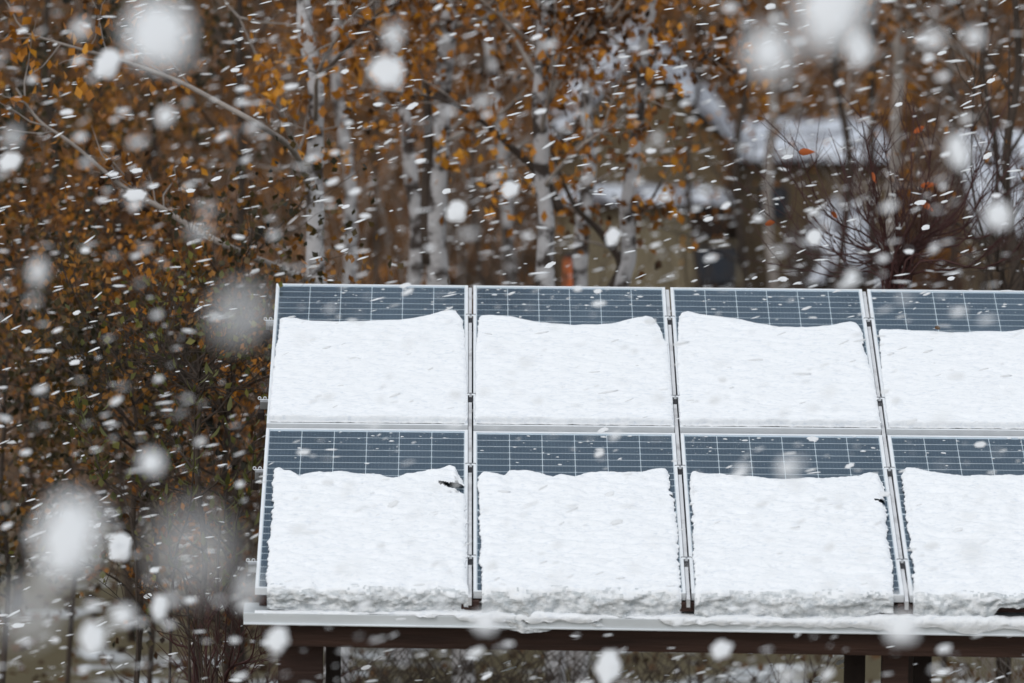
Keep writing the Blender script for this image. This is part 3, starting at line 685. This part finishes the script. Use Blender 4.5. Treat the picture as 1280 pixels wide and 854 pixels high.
# ------------------------------------------------------------------ trees
B, CU = MT['bark_birch'], MT['copper']
GB = 'birches behind the panels'
def zat(px, py, Y): return at(px, py, Y).z
def birch(label, Y, px, r0, n, limbs=(), nl=12, leafy=170, mt=None, bark=None, **k):
    x0 = px[-2][0]; n = int(n * 1.45); leafy += 50; tree(label, Y, px, r0, bark or B, mt or CU, n, limbs, nl=nl, name='birch', cat='birch', group=GB, low=zat(x0, leafy, Y) - gz(at(x0, 300, Y).x, Y), twigbark=MT['bark_grey'], **k)
birch('grey-white birch with two long limbs reaching up to the left', 7, [(398, 380), (394, 300), (388, 220), (391, 120), (384, 30), (378, -30)], .075, 900,
     [{'p': [(390, 352), (350, 336), (300, 315), (245, 288), (205, 262), (160, 238), (128, 212), (88, 178), (48, 150), (20, 110)], 'r': .024, 'bark': MT['bark_grey'], 'tw': 9, 'dy': -1.5},
      {'p': [(386, 232), (368, 190), (330, 160), (262, 122), (215, 98), (150, 75), (95, 60), (20, 38)], 'r': .022, 'bark': MT['bark_grey'], 'tw': 9, 'dy': -1.5},
      {'p': [(388, 110), (430, 65), (470, 20), (530, -20)], 'r': .016, 'bark': MT['bark_dark'], 'tw': 10}], nl=7)
birch('forked birch with pale patches above the joint of the first two panels', 10, [(548, 380), (542, 300), (550, 210), (556, 120), (562, 20), (560, -30)], .075, 900,
     [{'p': [(536, 330), (533, 250), (536, 170), (532, 90), (540, 20)], 'r': .05, 'bark': MT['bark_dark'], 'tw': 8}], nl=8)
birch('thin leaning birch left of the forked one, above the first panel', 12, [(518, 380), (522, 280), (512, 200), (498, 110), (490, 0)], .06, 800, nl=8)
birch('broad pale birch with a dark limb crossing it, above the second panel', 8, [(686, 380), (684, 290), (676, 210), (672, 130), (680, 50), (684, -30)], .068, 1500,
     [{'p': [(700, 262), (680, 225), (640, 185), (600, 150), (560, 128), (520, 118)], 'r': .030, 'bark': MT['bark_dark'], 'tw': 12},
      {'p': [(682, 130), (720, 60), (770, 10), (800, -30)], 'r': .024, 'bark': MT['bark_grey'], 'tw': 12}], nl=8)
birch('crooked birch with a dark forked limb in front of the hut', 9, [(770, 385), (782, 320), (786, 250), (795, 170), (800, 90), (812, 0), (815, -40)], .055, 700,
     [{'p': [(756, 372), (776, 332), (752, 292), (722, 262), (704, 228), (690, 190)], 'r': .034, 'bark': MT['bark_dark'], 'tw': 10},
      {'p': [(775, 332), (790, 285), (820, 240), (838, 200)], 'r': .016, 'bark': MT['bark_dark'], 'tw': 8}], nl=5, spread=1.0, leafy=20)
birch('slender birch between the pale birch and the hut gable', 12, [(728, 380), (730, 300), (738, 200), (728, 120), (742, 30), (745, -30)], .055, 800, nl=6, leafy=60)
birch('thin grey birch high above the first panel, between two trunks', 15, [(432, 380), (440, 280), (434, 190), (426, 100), (428, 0)], .055, 900, nl=8, mt=MT['rustleaf'])
birch('pale birch behind the bare twigs on the upper right', 16, [(1116, 380), (1112, 280), (1118, 180), (1122, 100), (1118, 0)], .05, 500, nl=8, mt=MT['rustleaf'], bark=MT['bark_grey'])
birch('faint pale birch left of the red bush at the hut corner', 24, [(966, 380), (962, 280), (968, 160), (960, 60), (966, -20)], .05, 600, nl=8, leafy=120, bark=MT['bark_grey'])
birch('mottled birch between the first panel joint and the broad birch', 20, [(640, 380), (634, 280), (630, 180), (612, 80), (606, -20)], .06, 1100, nl=10)
GT = 'dark leafy trees behind the shelter'
# label, distance, pixel column, leaves, how many, lowest leafy pixel row
TL = [('dark tree full of copper leaves in the top left corner', 14, 60, 'copper', 2600, 420), ('tree of dense rust leaves left of the first birch', 16, 190, 'copper', 3000, 420),
      ('dark tree of small orange leaves just left of the panels', 12, 300, 'copper', 2200, 500), ('olive leaved tree at the left edge of the picture', 9, -10, 'oliveleaf', 2600, 520),
      ('dark olive tree between the two left edge trees', 13, 120, 'oliveleaf', 2400, 520), ('leafy copper tree over the second birch', 22, 600, 'copper', 3600, 170),
      ('copper tree at the top between birch and hut gable', 24, 870, 'copper', 1300, 80), ('rust leaved tree above the hut', 54, 790, 'copper', 3200, 150),
      ('thin rust tree above the snowy shed', 52, 985, 'copper', 3000, 130), ('tree with few rust leaves at the top right', 24, 1190, 'rustleaf', 1500, 200),
      ('bare dark tree near the right edge of the picture', 8, 1268, 'rustleaf', 200, 330), ('orange leaved tree behind the first and second birch', 23, 470, 'copper', 3600, 200),
      ('dim tree of brown leaves far behind the left edge', 26, 30, 'rustleaf', 3400, 600), ('dim tree of brown leaves far behind the long birch limbs', 27, 240, 'rustleaf', 3800, 600),
      ('low orange tree right of the hut window', 20, 930, 'copper', 700, 340), ('brown tree at the very top over the first panel', 30, 400, 'copper', 3600, 180),
      ('dark brown tree far behind the forked birch', 32, 545, 'rustleaf', 3200, 340), ('small bare tree with dark twigs in front of the snowy shed', 18, 1050, 'rustleaf', 300, 300),
      ('grey twiggy tree at the top right corner', 12, 1235, 'rustleaf', 300, 240), ('dark slim tree at the top between the two big flakes', 20, 1090, 'copper', 900, 160),
      ('copper tree at the top over the broad pale birch', 26, 690, 'copper', 3000, 130)]
for i, (lb, Y, px, lf, n, lowpx) in enumerate(TL):
    bend = rnd.uniform(-22, 22); x = px; lowz = zat(px, lowpx, Y) - gz(at(px, 300, Y).x, Y)
    tree(lb, Y, [(x + bend, 480), (x, 330), (x - bend * .6, 200), (x + bend * .3, 90), (x, -20)], rnd.uniform(.022, .038), MT['bark_dark'], MT[lf], n, nl=16, top=2.2, spread=1.5 if Y < 40 else 2.2,
         group=GT, twigbark=MT['bark_grey'] if i in (17, 18) else MT['bark_dark'], lsize=(.035, .065) if Y < 40 else (.06, .10), low=max(.5, lowz))
# shrubs that fill the lower left beside the shelter
for i, (lb, Y, px, py, lf, n) in enumerate((
        ('rusty shrub beside the left end of the eave', 4, 285, 600, 'oliveleaf', 1800), ('yellow olive shrub at the lower left edge', 6, 5, 620, 'oliveleaf', 2600),
        ('shrub with orange leaves left of the lower panel', 9, 90, 560, 'rustleaf', 2200), ('brown shrub between the green sprigs', 8, 190, 600, 'rustleaf', 2400),
        ('low dull shrub behind the arching twig', 14, 180, 720, 'deadleaf', 1200), ('yellow green shrub close to the left edge of the lower panel', 2.2, 250, 590, 'greenleaf', 330), ('olive shrub in front of the lower left tree stems', 3.2, 170, 660, 'oliveleaf', 1500), ('dark brown shrub under the end clips of the panels', 3.4, 296, 690, 'rustleaf', 1500), ('dark shrub right below the end of the eave', 10, 300, 740, 'rustleaf', 2200))):
    t = tree(lb, Y, [(px, py + 200), (px + 6, py + 100), (px - 4, py), (px, py - 80)], .018, MT['bark_dark'], MT[lf], n, nl=22, top=.3 if lf == 'greenleaf' else 1.0, spread=.7 if lf == 'greenleaf' else 1.1, name='shrub', cat='shrub', group='leafy shrubs beside the shelter', low=.5, lsize=(.035, .06), twigbark=MT['bark_dark'])
def thicket(label, Y, px, py, w, hh, n, mt, r=.007):
    b = at(px, py, Y); g = gz(b.x, Y); base = Vector((b.x, Y, g)); t = empty('thicket', loc=base); tag(t, label, 'thicket', 'twiggy thickets behind the panels')
    tw = MB()
    for _ in range(n):
        s = Vector((rnd.uniform(-w, w) * .5, rnd.uniform(-.4, .4), 0)); top = Vector((s.x + rnd.uniform(-w, w) * .5, s.y, b.z - g + rnd.uniform(-hh, 0)))
        w0 = [s.lerp(top, q) + Vector((rnd.gauss(0, .03), 0, 0)) for q in (0, .3, .5, .7, .85, 1)]; w0 = smooth_path(w0, 2)
        tw.tube(w0, [r * (1.3 - .9 * i / (len(w0) - 1)) for i in range(len(w0))], 3, cap=False)
        for _ in range(3):
            q = w0[rnd.randrange(5, len(w0))]; v = wobble(q, (rnd.choice((-1, 1)) * rnd.uniform(.3, 1), rnd.gauss(0, .3), .8), rnd.uniform(.2, .5), 4, .14); tw.tube(v, [r * .5 * (1 - .6 * i / 4) for i in range(5)], 3, cap=False)
    tag(tw.build('stems', mt, t, smooth=True), kind='stuff')
thicket('grey brown brush standing behind the first upper panel', 13, 470, 300, 2.0, 1.2, 70, MT['twig_brown'])
thicket('brown brush standing behind the second upper panel', 14, 640, 300, 1.6, 1.0, 60, MT['twig_brown'])
thicket('purplish thicket of fine twigs in front of the snowy shed roof', 26, 980, 160, 1.2, 1.0, 46, MT['twig_brown'])
thicket('dark thicket of twigs left of the snowy roof at the right edge', 20, 1190, 130, 1.0, 1.2, 40, MT['twig_red'])
thicket('brown thicket of twigs over the roof at the right edge', 15, 1262, 150, .8, 1.0, 30, MT['twig_brown'])
thicket('tangle of thin twigs between the two left birches', 18, 470, 150, 1.6, 1.6, 50, MT['bark_grey'])
thicket('tangle of thin dark twigs behind the second panel birches', 20, 620, 160, 1.4, 1.4, 40, MT['twig_brown'])

for i, (px, Y, w, lb) in enumerate(((450, 5.2, 1.0, 'dark thicket under the eave below the first lower panel'), (610, 5.8, 1.2, 'dark thicket under the eave below the second lower panel'), (800, 6.2, 1.2, 'sparse thicket under the eave between the bottom flakes and the posts'), (300, 3.5, .7, 'reddish thicket at the corner post under the end of the eave'))):
    thicket(lb, Y, px, 822, w, .5, 70, MT['twig_red'] if i == 3 else MT['bark_dark'], .008)
# ------------------------------------------------------------------ bare bushes (sharp twigs)
def bush(name, label, Y, root_px, spec, r0, mt, group=None, side=6, cat='bush', leaves=0, leafm=None):
    b = at(*root_px, Y); g = gz(b.x, Y); base = Vector((b.x, Y, g)); t = empty(name, loc=base); tag(t, label, cat, group)
    tw = MB(); allp = []
    for (tx, ty, bow) in spec:
        e = at(tx, ty, Y + rnd.uniform(-.5, .5)); s = b + Vector((rnd.uniform(-.08, .08), rnd.uniform(-.1, .1), rnd.uniform(-.12, .08)))
        mid = s.lerp(e, .45) + Vector((bow * (e - s).z * .0 + bow, 0, -abs(bow) * .25)); q = s.lerp(e, .75) + Vector((bow * .55, 0, 0))
        pp = smooth_path([Vector((base.x + rnd.uniform(-.05, .05), Y, g)), Vector((base.x, Y, g)).lerp(s, .6), s, mid, q, e], 4)
        pp = [p + Vector((.010 * noise.noise(p * 5), .0, .006 * noise.noise(p * 6 + Vector((3, 3, 3))))) for p in pp]
        n_ = len(pp); rr = r0 * rnd.uniform(.75, 1.2); m = MB()
        m.tube([p - base for p in pp], [rr * (1.5 - 1.25 * i / (n_ - 1)) for i in range(n_)], 5)
        st = m.build('stem', mt, t, smooth=True); allp.append(pp)
        for _ in range(side):
            k = rnd.randrange(n_ // 2 - 2, n_ - 2); dd = (pp[k + 1] - pp[k]).normalized() + Vector((rnd.choice((-1, 1)) * rnd.uniform(.35, .8), rnd.uniform(-.4, .4), rnd.uniform(-.1, .4)))
            w = wobble(pp[k], dd, rnd.uniform(.12, .5), 5, .10, .03)
            tw.tube([p - base for p in w], [rr * .45 * (1 - .7 * i / 5) for i in range(6)], 4, cap=False)
            if rnd.random() < .5:
                k2 = 2; d2 = (w[3] - w[2]).normalized() + Vector((rnd.choice((-1, 1)) * .5, 0, .2))
                w2 = wobble(w[2], d2, rnd.uniform(.08, .22), 4, .12); tw.tube([p - base for p in w2], [rr * .3 * (1 - .6 * i / 4) for i in range(5)], 3, cap=False)
    if tw.v: tag(tw.build('twigs', mt, t, smooth=True), kind='stuff')
    if leaves:
        for _ in range(leaves):
            p = rnd.choice(allp)[-rnd.randrange(2, 9)] - base
            o = bpy.data.objects.new('leaf', LEAF[leafm]); o.location = p; o.rotation_euler = (rnd.uniform(-.6, .6), rnd.uniform(0, 6.3), rnd.uniform(-.5, .5)); s = rnd.uniform(.7, 1.2); o.scale = (s, s, s); link(o, t)
    return t
def leaf_mesh(mt, L=.09, w=.026):
    m = MB(); S_ = [0, .15, .4, .65, .88, 1]; Wd = [.08, .65, 1, .8, .35, .03]; n = len(S_)
    for s, k in zip(S_, Wd):
        z = s * L; y = -.25 * L * s * s
        m.v += [(-w * k / 2, y + .35 * w * k * .5, z), (0, y, z), (w * k / 2, y + .35 * w * k * .5, z)]
    for i in range(n - 1):
        for j in range(2):
            a = i * 3 + j; m.f.append((a, a + 1, a + 4, a + 3)); m.m.append(0)
    return m.build('leaf', mt, mesh_only=True, smooth=True)
LEAF = {'green': leaf_mesh(MT['greenleaf'], .095, .030), 'orange': leaf_mesh(MT['orange'], .09, .035), 'dead': leaf_mesh(MT['deadleaf'], .075, .028)}
spec = [(942, 206, -.10), (968, 186, -.12), (990, 172, -.1), (1012, 190, -.06), (1036, 160, -.03), (1060, 178, -.02), (1072, 122, .0), (1078, 155, .02), (1100, 140, .02), (1112, 176, .03), (1128, 190, .02),
        (1142, 122, .03), (1160, 134, .05), (1176, 122, .05), (1190, 176, .08), (1210, 150, .08), (1232, 172, .10), (1250, 205, .10), (1275, 190, .12), (1296, 230, .14), (1262, 120, .06),
        (950, 262, -.12), (976, 290, -.08), (1000, 262, -.08), (1024, 240, -.05), (1046, 214, -.04), (1092, 208, .02), (1150, 210, .04), (1170, 232, .05), (1206, 222, .08), (1238, 250, .1), (1284, 268, .1), (1302, 300, .1),
        (1010, 318, -.05), (962, 330, -.05), (1230, 310, .05), (1066, 196, -.01), (1120, 236, 0), (1086, 176, 0), (1186, 262, .04), (1030, 280, -.04)]
bush('red_bush', 'large bare bush of thin dark red twigs behind the right hand panels', 3.6, (1122, 352), spec, .0062, MT['twig_red'], side=9, leaves=7, leafm='orange')
bush('bare_bush', 'bare dark stems crossing the right edge above the last panel', 5.0, (1262, 380), [(1268, 230, .02), (1250, 300, -.03), (1284, 215, .05), (1242, 240, -.06), (1300, 160, .06), (1220, 60, -.08), (1262, 20, .02)], .012, MT['bark_dark'], side=7)
bush('bare_bush', 'bare brown bush below the left end of the eave', .8, (262, 850), [(232, 742, -.05), (250, 720, -.02), (262, 752, 0), (285, 748, .03), (300, 765, .04), (322, 780, .05), (210, 760, -.06), (238, 800, -.03), (292, 800, .03), (330, 812, .04), (246, 770, 0), (275, 725, .03)], .0065, MT['twig_red'], side=8)
bush('bare_bush', 'low arching twig with curled leaves across the lower left corner', .2, (262, 802), [(112, 716, -.05), (140, 742, -.04), (168, 728, -.03), (186, 738, 0), (222, 745, .02)], .005, MT['twig_brown'], side=4, leaves=5, leafm='dead')
bush('bare_bush', 'twiggy brown bush in front of the ground below the second panel', 5.5, (560, 900), [(470, 838, -.05), (520, 842, -.03), (560, 832, 0), (600, 846, .03), (640, 838, .05), (660, 850, .04), (500, 852, -.02), (700, 836, .06), (726, 820, .04)], .005, MT['twig_brown'], side=7)
bush('bare_bush', 'dry yellowish bush under the eave right of the last posts', 5, (1240, 900), [(1190, 832, -.04), (1205, 822, -.03), (1222, 826, 0), (1240, 818, 0), (1255, 830, .03), (1275, 822, .04), (1290, 834, .03), (1215, 845, 0), (1262, 842, .02)], .005, MT['bark_grey'], side=8, leaves=10, leafm='dead')
bush('bare_bush', 'thin dark weed stalks between the two middle posts under the eave', 4, (985, 905), [(975, 828, -.02), (988, 815, .01), (1006, 824, .02), (1020, 836, .03), (935, 838, -.02), (1040, 820, .02)], .005, MT['twig_red'], side=4, leaves=4, leafm='dead')
# green sprigs
def sprig(label, Y, pts, nleaf, sc=1.0):
    nleaf = int(nleaf * .8); P_ = [at(x, y, Y) for x, y in pts]; g = gz(P_[0].x, Y); base = Vector((P_[0].x, Y, g)); t = empty('sapling', loc=base); tag(t, label, 'sapling', 'green leaved saplings beside the shelter')
    pp = smooth_path([base] + P_, 5); n_ = len(pp); m = MB(); m.tube([p - base for p in pp], [.009 - .0065 * i / (n_ - 1) for i in range(n_)], 6); m.build('stem', MT['bark_dark'], t, smooth=True)
    for k in range(nleaf):
        f = 1 - (k / nleaf) ** 1.4 * .55; i = max(1, min(n_ - 1, int(f * (n_ - 1)))); p = pp[i] - base
        a = k * 2.4; tilt = rnd.uniform(.7, 1.35) if k > 1 else rnd.uniform(.3, .8)
        if rnd.random() < .35:
            d = Vector((math.cos(a), math.sin(a) * .6, .5)); w = wobble(p, d, rnd.uniform(.08, .2), 3, .1); mm = MB(); mm.tube(w, .002, 4); mm.build('side_twig', MT['bark_dark'], t); p = w[-1]
        o = bpy.data.objects.new('leaf', LEAF['green']); o.location = p
        o.rotation_euler = Matrix.Rotation(a, 3, 'Z').to_euler() if False else (Matrix.Rotation(a, 3, 'Z') @ Matrix.Rotation(-tilt, 3, 'X')).to_euler()
        s = sc * SC * rnd.uniform(.75, 1.25); o.scale = (s, s, s); link(o, t)
    return t
SC = .8
sprig('tall green leaved sapling just left of the panels', 1.0, [(214, 760), (236, 640), (243, 560), (242, 480)], 46)
sprig('green leaved sapling leaning left, far from the panels', 1.2, [(170, 700), (130, 600), (113, 552), (98, 505)], 34)
sprig('short green sprig touching the left side of the lower panel', 1.4, [(292, 700), (312, 620), (318, 540)], 34)
sprig('green sapling between the tall sapling and the panels', 1.6, [(272, 720), (280, 650), (284, 600)], 38)
sprig('low green sapling below the tall one', .8, [(236, 780), (214, 700), (208, 618)], 38)
sprig('green sapling with drooping leaves left of the eave', 2.0, [(270, 800), (288, 720), (298, 664)], 30)

# ------------------------------------------------------------------ undergrowth and fallen leaves (nobody could count them)
n = 34000
X = nr.uniform(-8, 12, n); Y_ = nr.uniform(47, 66, n); Z = np.array([gz(x, y) for x, y in zip(X, Y_)])
hh = np.array([.9 * max(0, noise.noise(Vector((x * .6, y * .5, 7))) + .25) for x, y in zip(X, Y_)]) * nr.uniform(0, 1.6, n)
tag(leaf_object('hillside_undergrowth', np.stack([X, Y_, Z + hh + .03], 1), nr.normal(size=(n, 3)), nr.uniform(.07, .14, n), MT['rustleaf']), 'brown and copper undergrowth covering the hillside', 'undergrowth', kind='stuff')
n = 16000
X = nr.uniform(-7, 9, n); Y_ = nr.uniform(2.5, 30, n); Z = np.array([gz(x, y) for x, y in zip(X, Y_)])
hh = np.array([.35 * max(0, noise.noise(Vector((x * .7, y * .5, 2))) + .1) for x, y in zip(X, Y_)]) * nr.uniform(0, 2, n)
tag(leaf_object('fallen_leaves', np.stack([X, Y_, Z + hh + .02], 1), nr.normal(size=(n, 3)) + [0, 0, .4], nr.uniform(.05, .10, n), MT['deadleaf']), 'dead brown leaves and weeds on the ground behind the shelter', 'leaves', kind='stuff')
# brambles on the rising ground behind the sheds
tw = MB()
for _ in range(500):
    x, y = rnd.uniform(-7, 11), rnd.uniform(47, 60); w = wobble((x, y, gz(x, y)), (rnd.gauss(0, .4), 0, 1), rnd.uniform(.8, 2.6), 6, .16, -.03); tw.tube(w, [.014 * (1 - .7 * i / 6) for i in range(7)], 3, cap=False)
tag(tw.build('hillside_saplings', MT['bark_grey'], smooth=True), 'thin bare saplings and brambles on the hillside', 'undergrowth', kind='stuff')

for px, py, lb, rz, sc_ in ((1168, 410, 'small brown leaf stuck at the top edge of the snow on the last upper panel', 1.2, .9), (1277, 330, 'dark leaf caught at the right edge of the picture above the last panel', .3, 1.0)):
    u, v = uvp(px, py, .03); o = bpy.data.objects.new('leaf', LEAF['dead']); o.matrix_world = Matrix.Translation(rw(u, v, .028)) @ Matrix.Rotation(rz, 4, 'Y') @ Matrix.Rotation(.9, 4, 'X'); o.scale = (sc_,) * 3
    link(o); tag(o, lb, 'leaf')
# ------------------------------------------------------------------ falling snow
def flake_mesh(k, sub=2):
    import bmesh
    b = bmesh.new(); bmesh.ops.create_icosphere(b, subdivisions=sub, radius=1)
    for v in b.verts:
        v.co *= 1 + .42 * noise.noise(v.co * 1.6 + Vector((k * 9, 0, 0))) + (.2 * noise.noise(v.co * 4 + Vector((k, 5, 0))) if sub > 1 else 0)
    me = bpy.data.meshes.new('snowflake'); b.to_mesh(me); b.free(); me.materials.append(MT['flake'])
    me.polygons.foreach_set('use_smooth', [True] * len(me.polygons)); return me
FM = [flake_mesh(k, 3) for k in range(6)]
def ray(px, py, d):
    v = Mc @ Vector(((px - 640) / F, -(py - 427) / F, -1)); return CW + v * d
FBIG = [(203, 45, 104, 96, .45, 'very large soft snowflake near the top left, above the long grey limb'), (86, 672, 100, 122, .45, 'very large soft snowflake at the lower left edge'),
        (1045, 2, 106, 138, .4, 'very large soft snowflake cut by the top edge'), (962, 66, 84, 80, .6, 'big soft snowflake left of and below the one cut by the top edge'),
        (1074, 62, 42, 50, .5, 'soft snowflake touching the lower right of the one cut by the top edge'), (484, 90, 48, 44, .35, 'round bright snowflake high above the first panel'),
        (136, 81, 34, 36, .3, 'round snowflake left of the largest one at the top left'), (207, 145, 32, 32, .6, 'pale round snowflake under the upper grey limb'),
        (13, 202, 30, 24, .3, 'bright snowflake on the left edge, upper part'), (16, 172, 30, 36, .8, 'dim blurred snowflake on the left edge above a brighter one'),
        (47, 340, 34, 42, .7, 'pale blurred snowflake near the left edge at mid height'), (190, 578, 42, 40, .6, 'pale round snowflake left of the lower panel'),
        (152, 685, 30, 32, .25, 'sharp oval snowflake right of the very large one at the lower left'), (116, 797, 40, 46, .4, 'oval white snowflake near the bottom left'),
        (154, 770, 40, 36, .6, 'pale snowflake above the oval one at the bottom left'), (347, 800, 34, 34, .4, 'round snowflake under the left end of the eave'),
        (760, 835, 34, 42, .3, 'bright oval snowflake at the bottom edge under the second panel'), (607, 778, 44, 36, .6, 'soft flake over the joint foot between the first two lower panels'),
        (1130, 786, 54, 44, .55, 'large soft flake over the eave below the third joint'), (902, 812, 30, 26, .4, 'round snowflake under the eave below the third panel'),
        (984, 585, 36, 34, .7, 'faint round flake over the cells of the third lower panel'), (1198, 190, 40, 50, .5, 'oval pale snowflake between the red twigs on the right'),
        (1165, 50, 40, 34, .7, 'dim snowflake at the top right'), (1218, 46, 36, 34, .7, 'second dim snowflake at the top right, nearer the edge'), (572, 265, 28, 26, .3, 'round snowflake above the joint of the first two panels'),
        (766, 296, 20, 24, .3, 'round snowflake in front of the dark forked limb'), (300, 392, 84, 88, .86, 'huge faint snowflake veil left of the first upper panel'), (242, 690, 120, 120, .9, 'huge faint snowflake veil left of the lower panel'),
        (36, 765, 90, 90, .9, 'faint veil of a very near flake in the lower left corner'), (492, 45, 34, 38, .7, 'small pale flake above the round bright one'), (1250, 270, 44, 40, .5, 'soft snowflake near the right edge in front of the snowy roof'),
        (638, 237, 24, 22, .3, 'snowflake left of the broad pale birch'), (170, 244, 28, 15, .2, 'flat bright flake resting over the lower grey limb'), (1065, 348, 26, 28, .6, 'soft flake above the corner of the third upper panel'),
        (100, 36, 30, 34, .75, 'dim soft flake left of the very large one at the top left'), (1018, 297, 20, 20, .3, 'small bright flake among the left twigs of the red bush'), (1216, 690, 40, 38, .8, 'faint flake over the snow of the lower right panel'),
        (310, 736, 40, 60, .75, 'pale soft flake in front of the left end of the eave'), (200, 760, 24, 34, .4, 'slanting pale flake right of the oval ones at the bottom left')]
APE = camd.lens / 1000 / camd.dof.aperture_fstop
for i, (px, py, dx_, dy_, soft, lb) in enumerate(FBIG):
    D_ = (dx_ + dy_) / 2; bl = D_ * soft; d = 1 / (1 / 38.3 + bl / (APE * F)); kk = d / F * .5
    fx, fz = max(.3 * dx_, dx_ - bl * .62) * kk * 1.08, max(.3 * dy_, dy_ - bl * .62) * kk * 1.08
    o = bpy.data.objects.new('snowflake', FM[i % 6]); o.location = ray(px, py, d); o.scale = (fx, fz * 1.28, fz * .30); o.rotation_euler = (R(46), R(rnd.uniform(-8, 8)), rnd.uniform(-.2, .2)); link(o)
    tag(o, lb, 'snowflake', 'falling snowflakes')
# the rest fill the whole air between camera and wood, denser than the picture's own edges
def place(d):
    w = d * .088; h = d * .062
    c = CW + (Mc @ Vector((0, 0, -1))) * d
    return c + Vector((rnd.uniform(-w, w), 0, rnd.uniform(-h, h)))
def size(d):
    return rnd.lognormvariate(math.log(.0066), .50)
cands = []
for k in range(13500):
    u = rnd.random(); d = (23 ** 3 + (60 ** 3 - 23 ** 3) * u) ** (1 / 3); p = place(d)
    cands.append((p, d, size(d)))
for k in range(110):
    d = rnd.uniform(19, 34); cands.append((place(d), d, min(.022, rnd.lognormvariate(math.log(.0125), .35))))
good = []
inv = ROOF.inverted()
for p, d, s in cands:
    q = inv @ p
    if -.2 < q.x < U1 + .2 and -2.3 < q.y < 2.3 and -.5 < q.z < .10: continue
    if p.z < gz(p.x, p.y) + .03 or p.y > 44: continue
    if d > 20: s = min(s, .0165)
    good.append((p, d, s))
good.sort(key=lambda t: -t[2] / t[1])
def inframe(p):
    v = Mc.transposed() @ (p - CW); x = v.x / -v.z * F; y = v.y / -v.z * F; return abs(x) < 635 and abs(y) < 422
near = [g for g in good if inframe(g[0])][:262]; ns = set(id(g) for g in near)
def euler(): return (R(38) + rnd.gauss(0, .12), R(-13) + rnd.gauss(0, R(9)), rnd.gauss(0, .15))
for i, (p, d, s) in enumerate(near):
    o = bpy.data.objects.new('snowflake', FM[i % 6]); o.location = p; e = rnd.uniform(1.25, 1.9) if d > 18 else rnd.uniform(1.0, 1.3); o.scale = (s * e, s * (.9 if d > 18 else 1.2), s * .20); o.rotation_euler = euler(); link(o)
    tag(o, 'small white snowflake of the many drifting in front of the trees and panels', 'snowflake', 'falling snowflakes')
import bmesh
proto = []
for k in range(4):
    me = flake_mesh(k + 10, 1); proto.append((np.array([v.co[:] for v in me.vertices]), np.array([p.vertices[:] for p in me.polygons]))); bpy.data.meshes.remove(me)
VV, FF, b = [], [], 0
from mathutils import Euler
for i, g in enumerate(good):
    if id(g) in ns: continue
    p, d, s = g; v, f = proto[i % 4]; e = rnd.uniform(1.4, 4.2) if d > 20 else rnd.uniform(1.0, 1.4)
    Rm = np.array(Euler(euler()).to_matrix()); w = (v * [s * e, s * .70, s * .14]) @ Rm.T + np.array(p)
    VV.append(w); FF.append(f + b); b += len(v)
V = np.concatenate(VV); Fc = np.concatenate(FF).astype(np.int32); me = bpy.data.meshes.new('falling_snow')
me.vertices.add(len(V)); me.vertices.foreach_set('co', V.reshape(-1).astype(np.float32)); me.loops.add(Fc.size); me.loops.foreach_set('vertex_index', Fc.reshape(-1))
me.polygons.add(len(Fc)); me.polygons.foreach_set('loop_start', np.arange(0, Fc.size, 3, dtype=np.int32)); me.polygons.foreach_set('loop_total', np.full(len(Fc), 3, np.int32))
me.materials.append(MT['flake']); me.update(calc_edges=True); tag(link(bpy.data.objects.new('falling_snow', me)), 'thousands of small snowflakes blowing through the air', 'snowfall', kind='stuff')
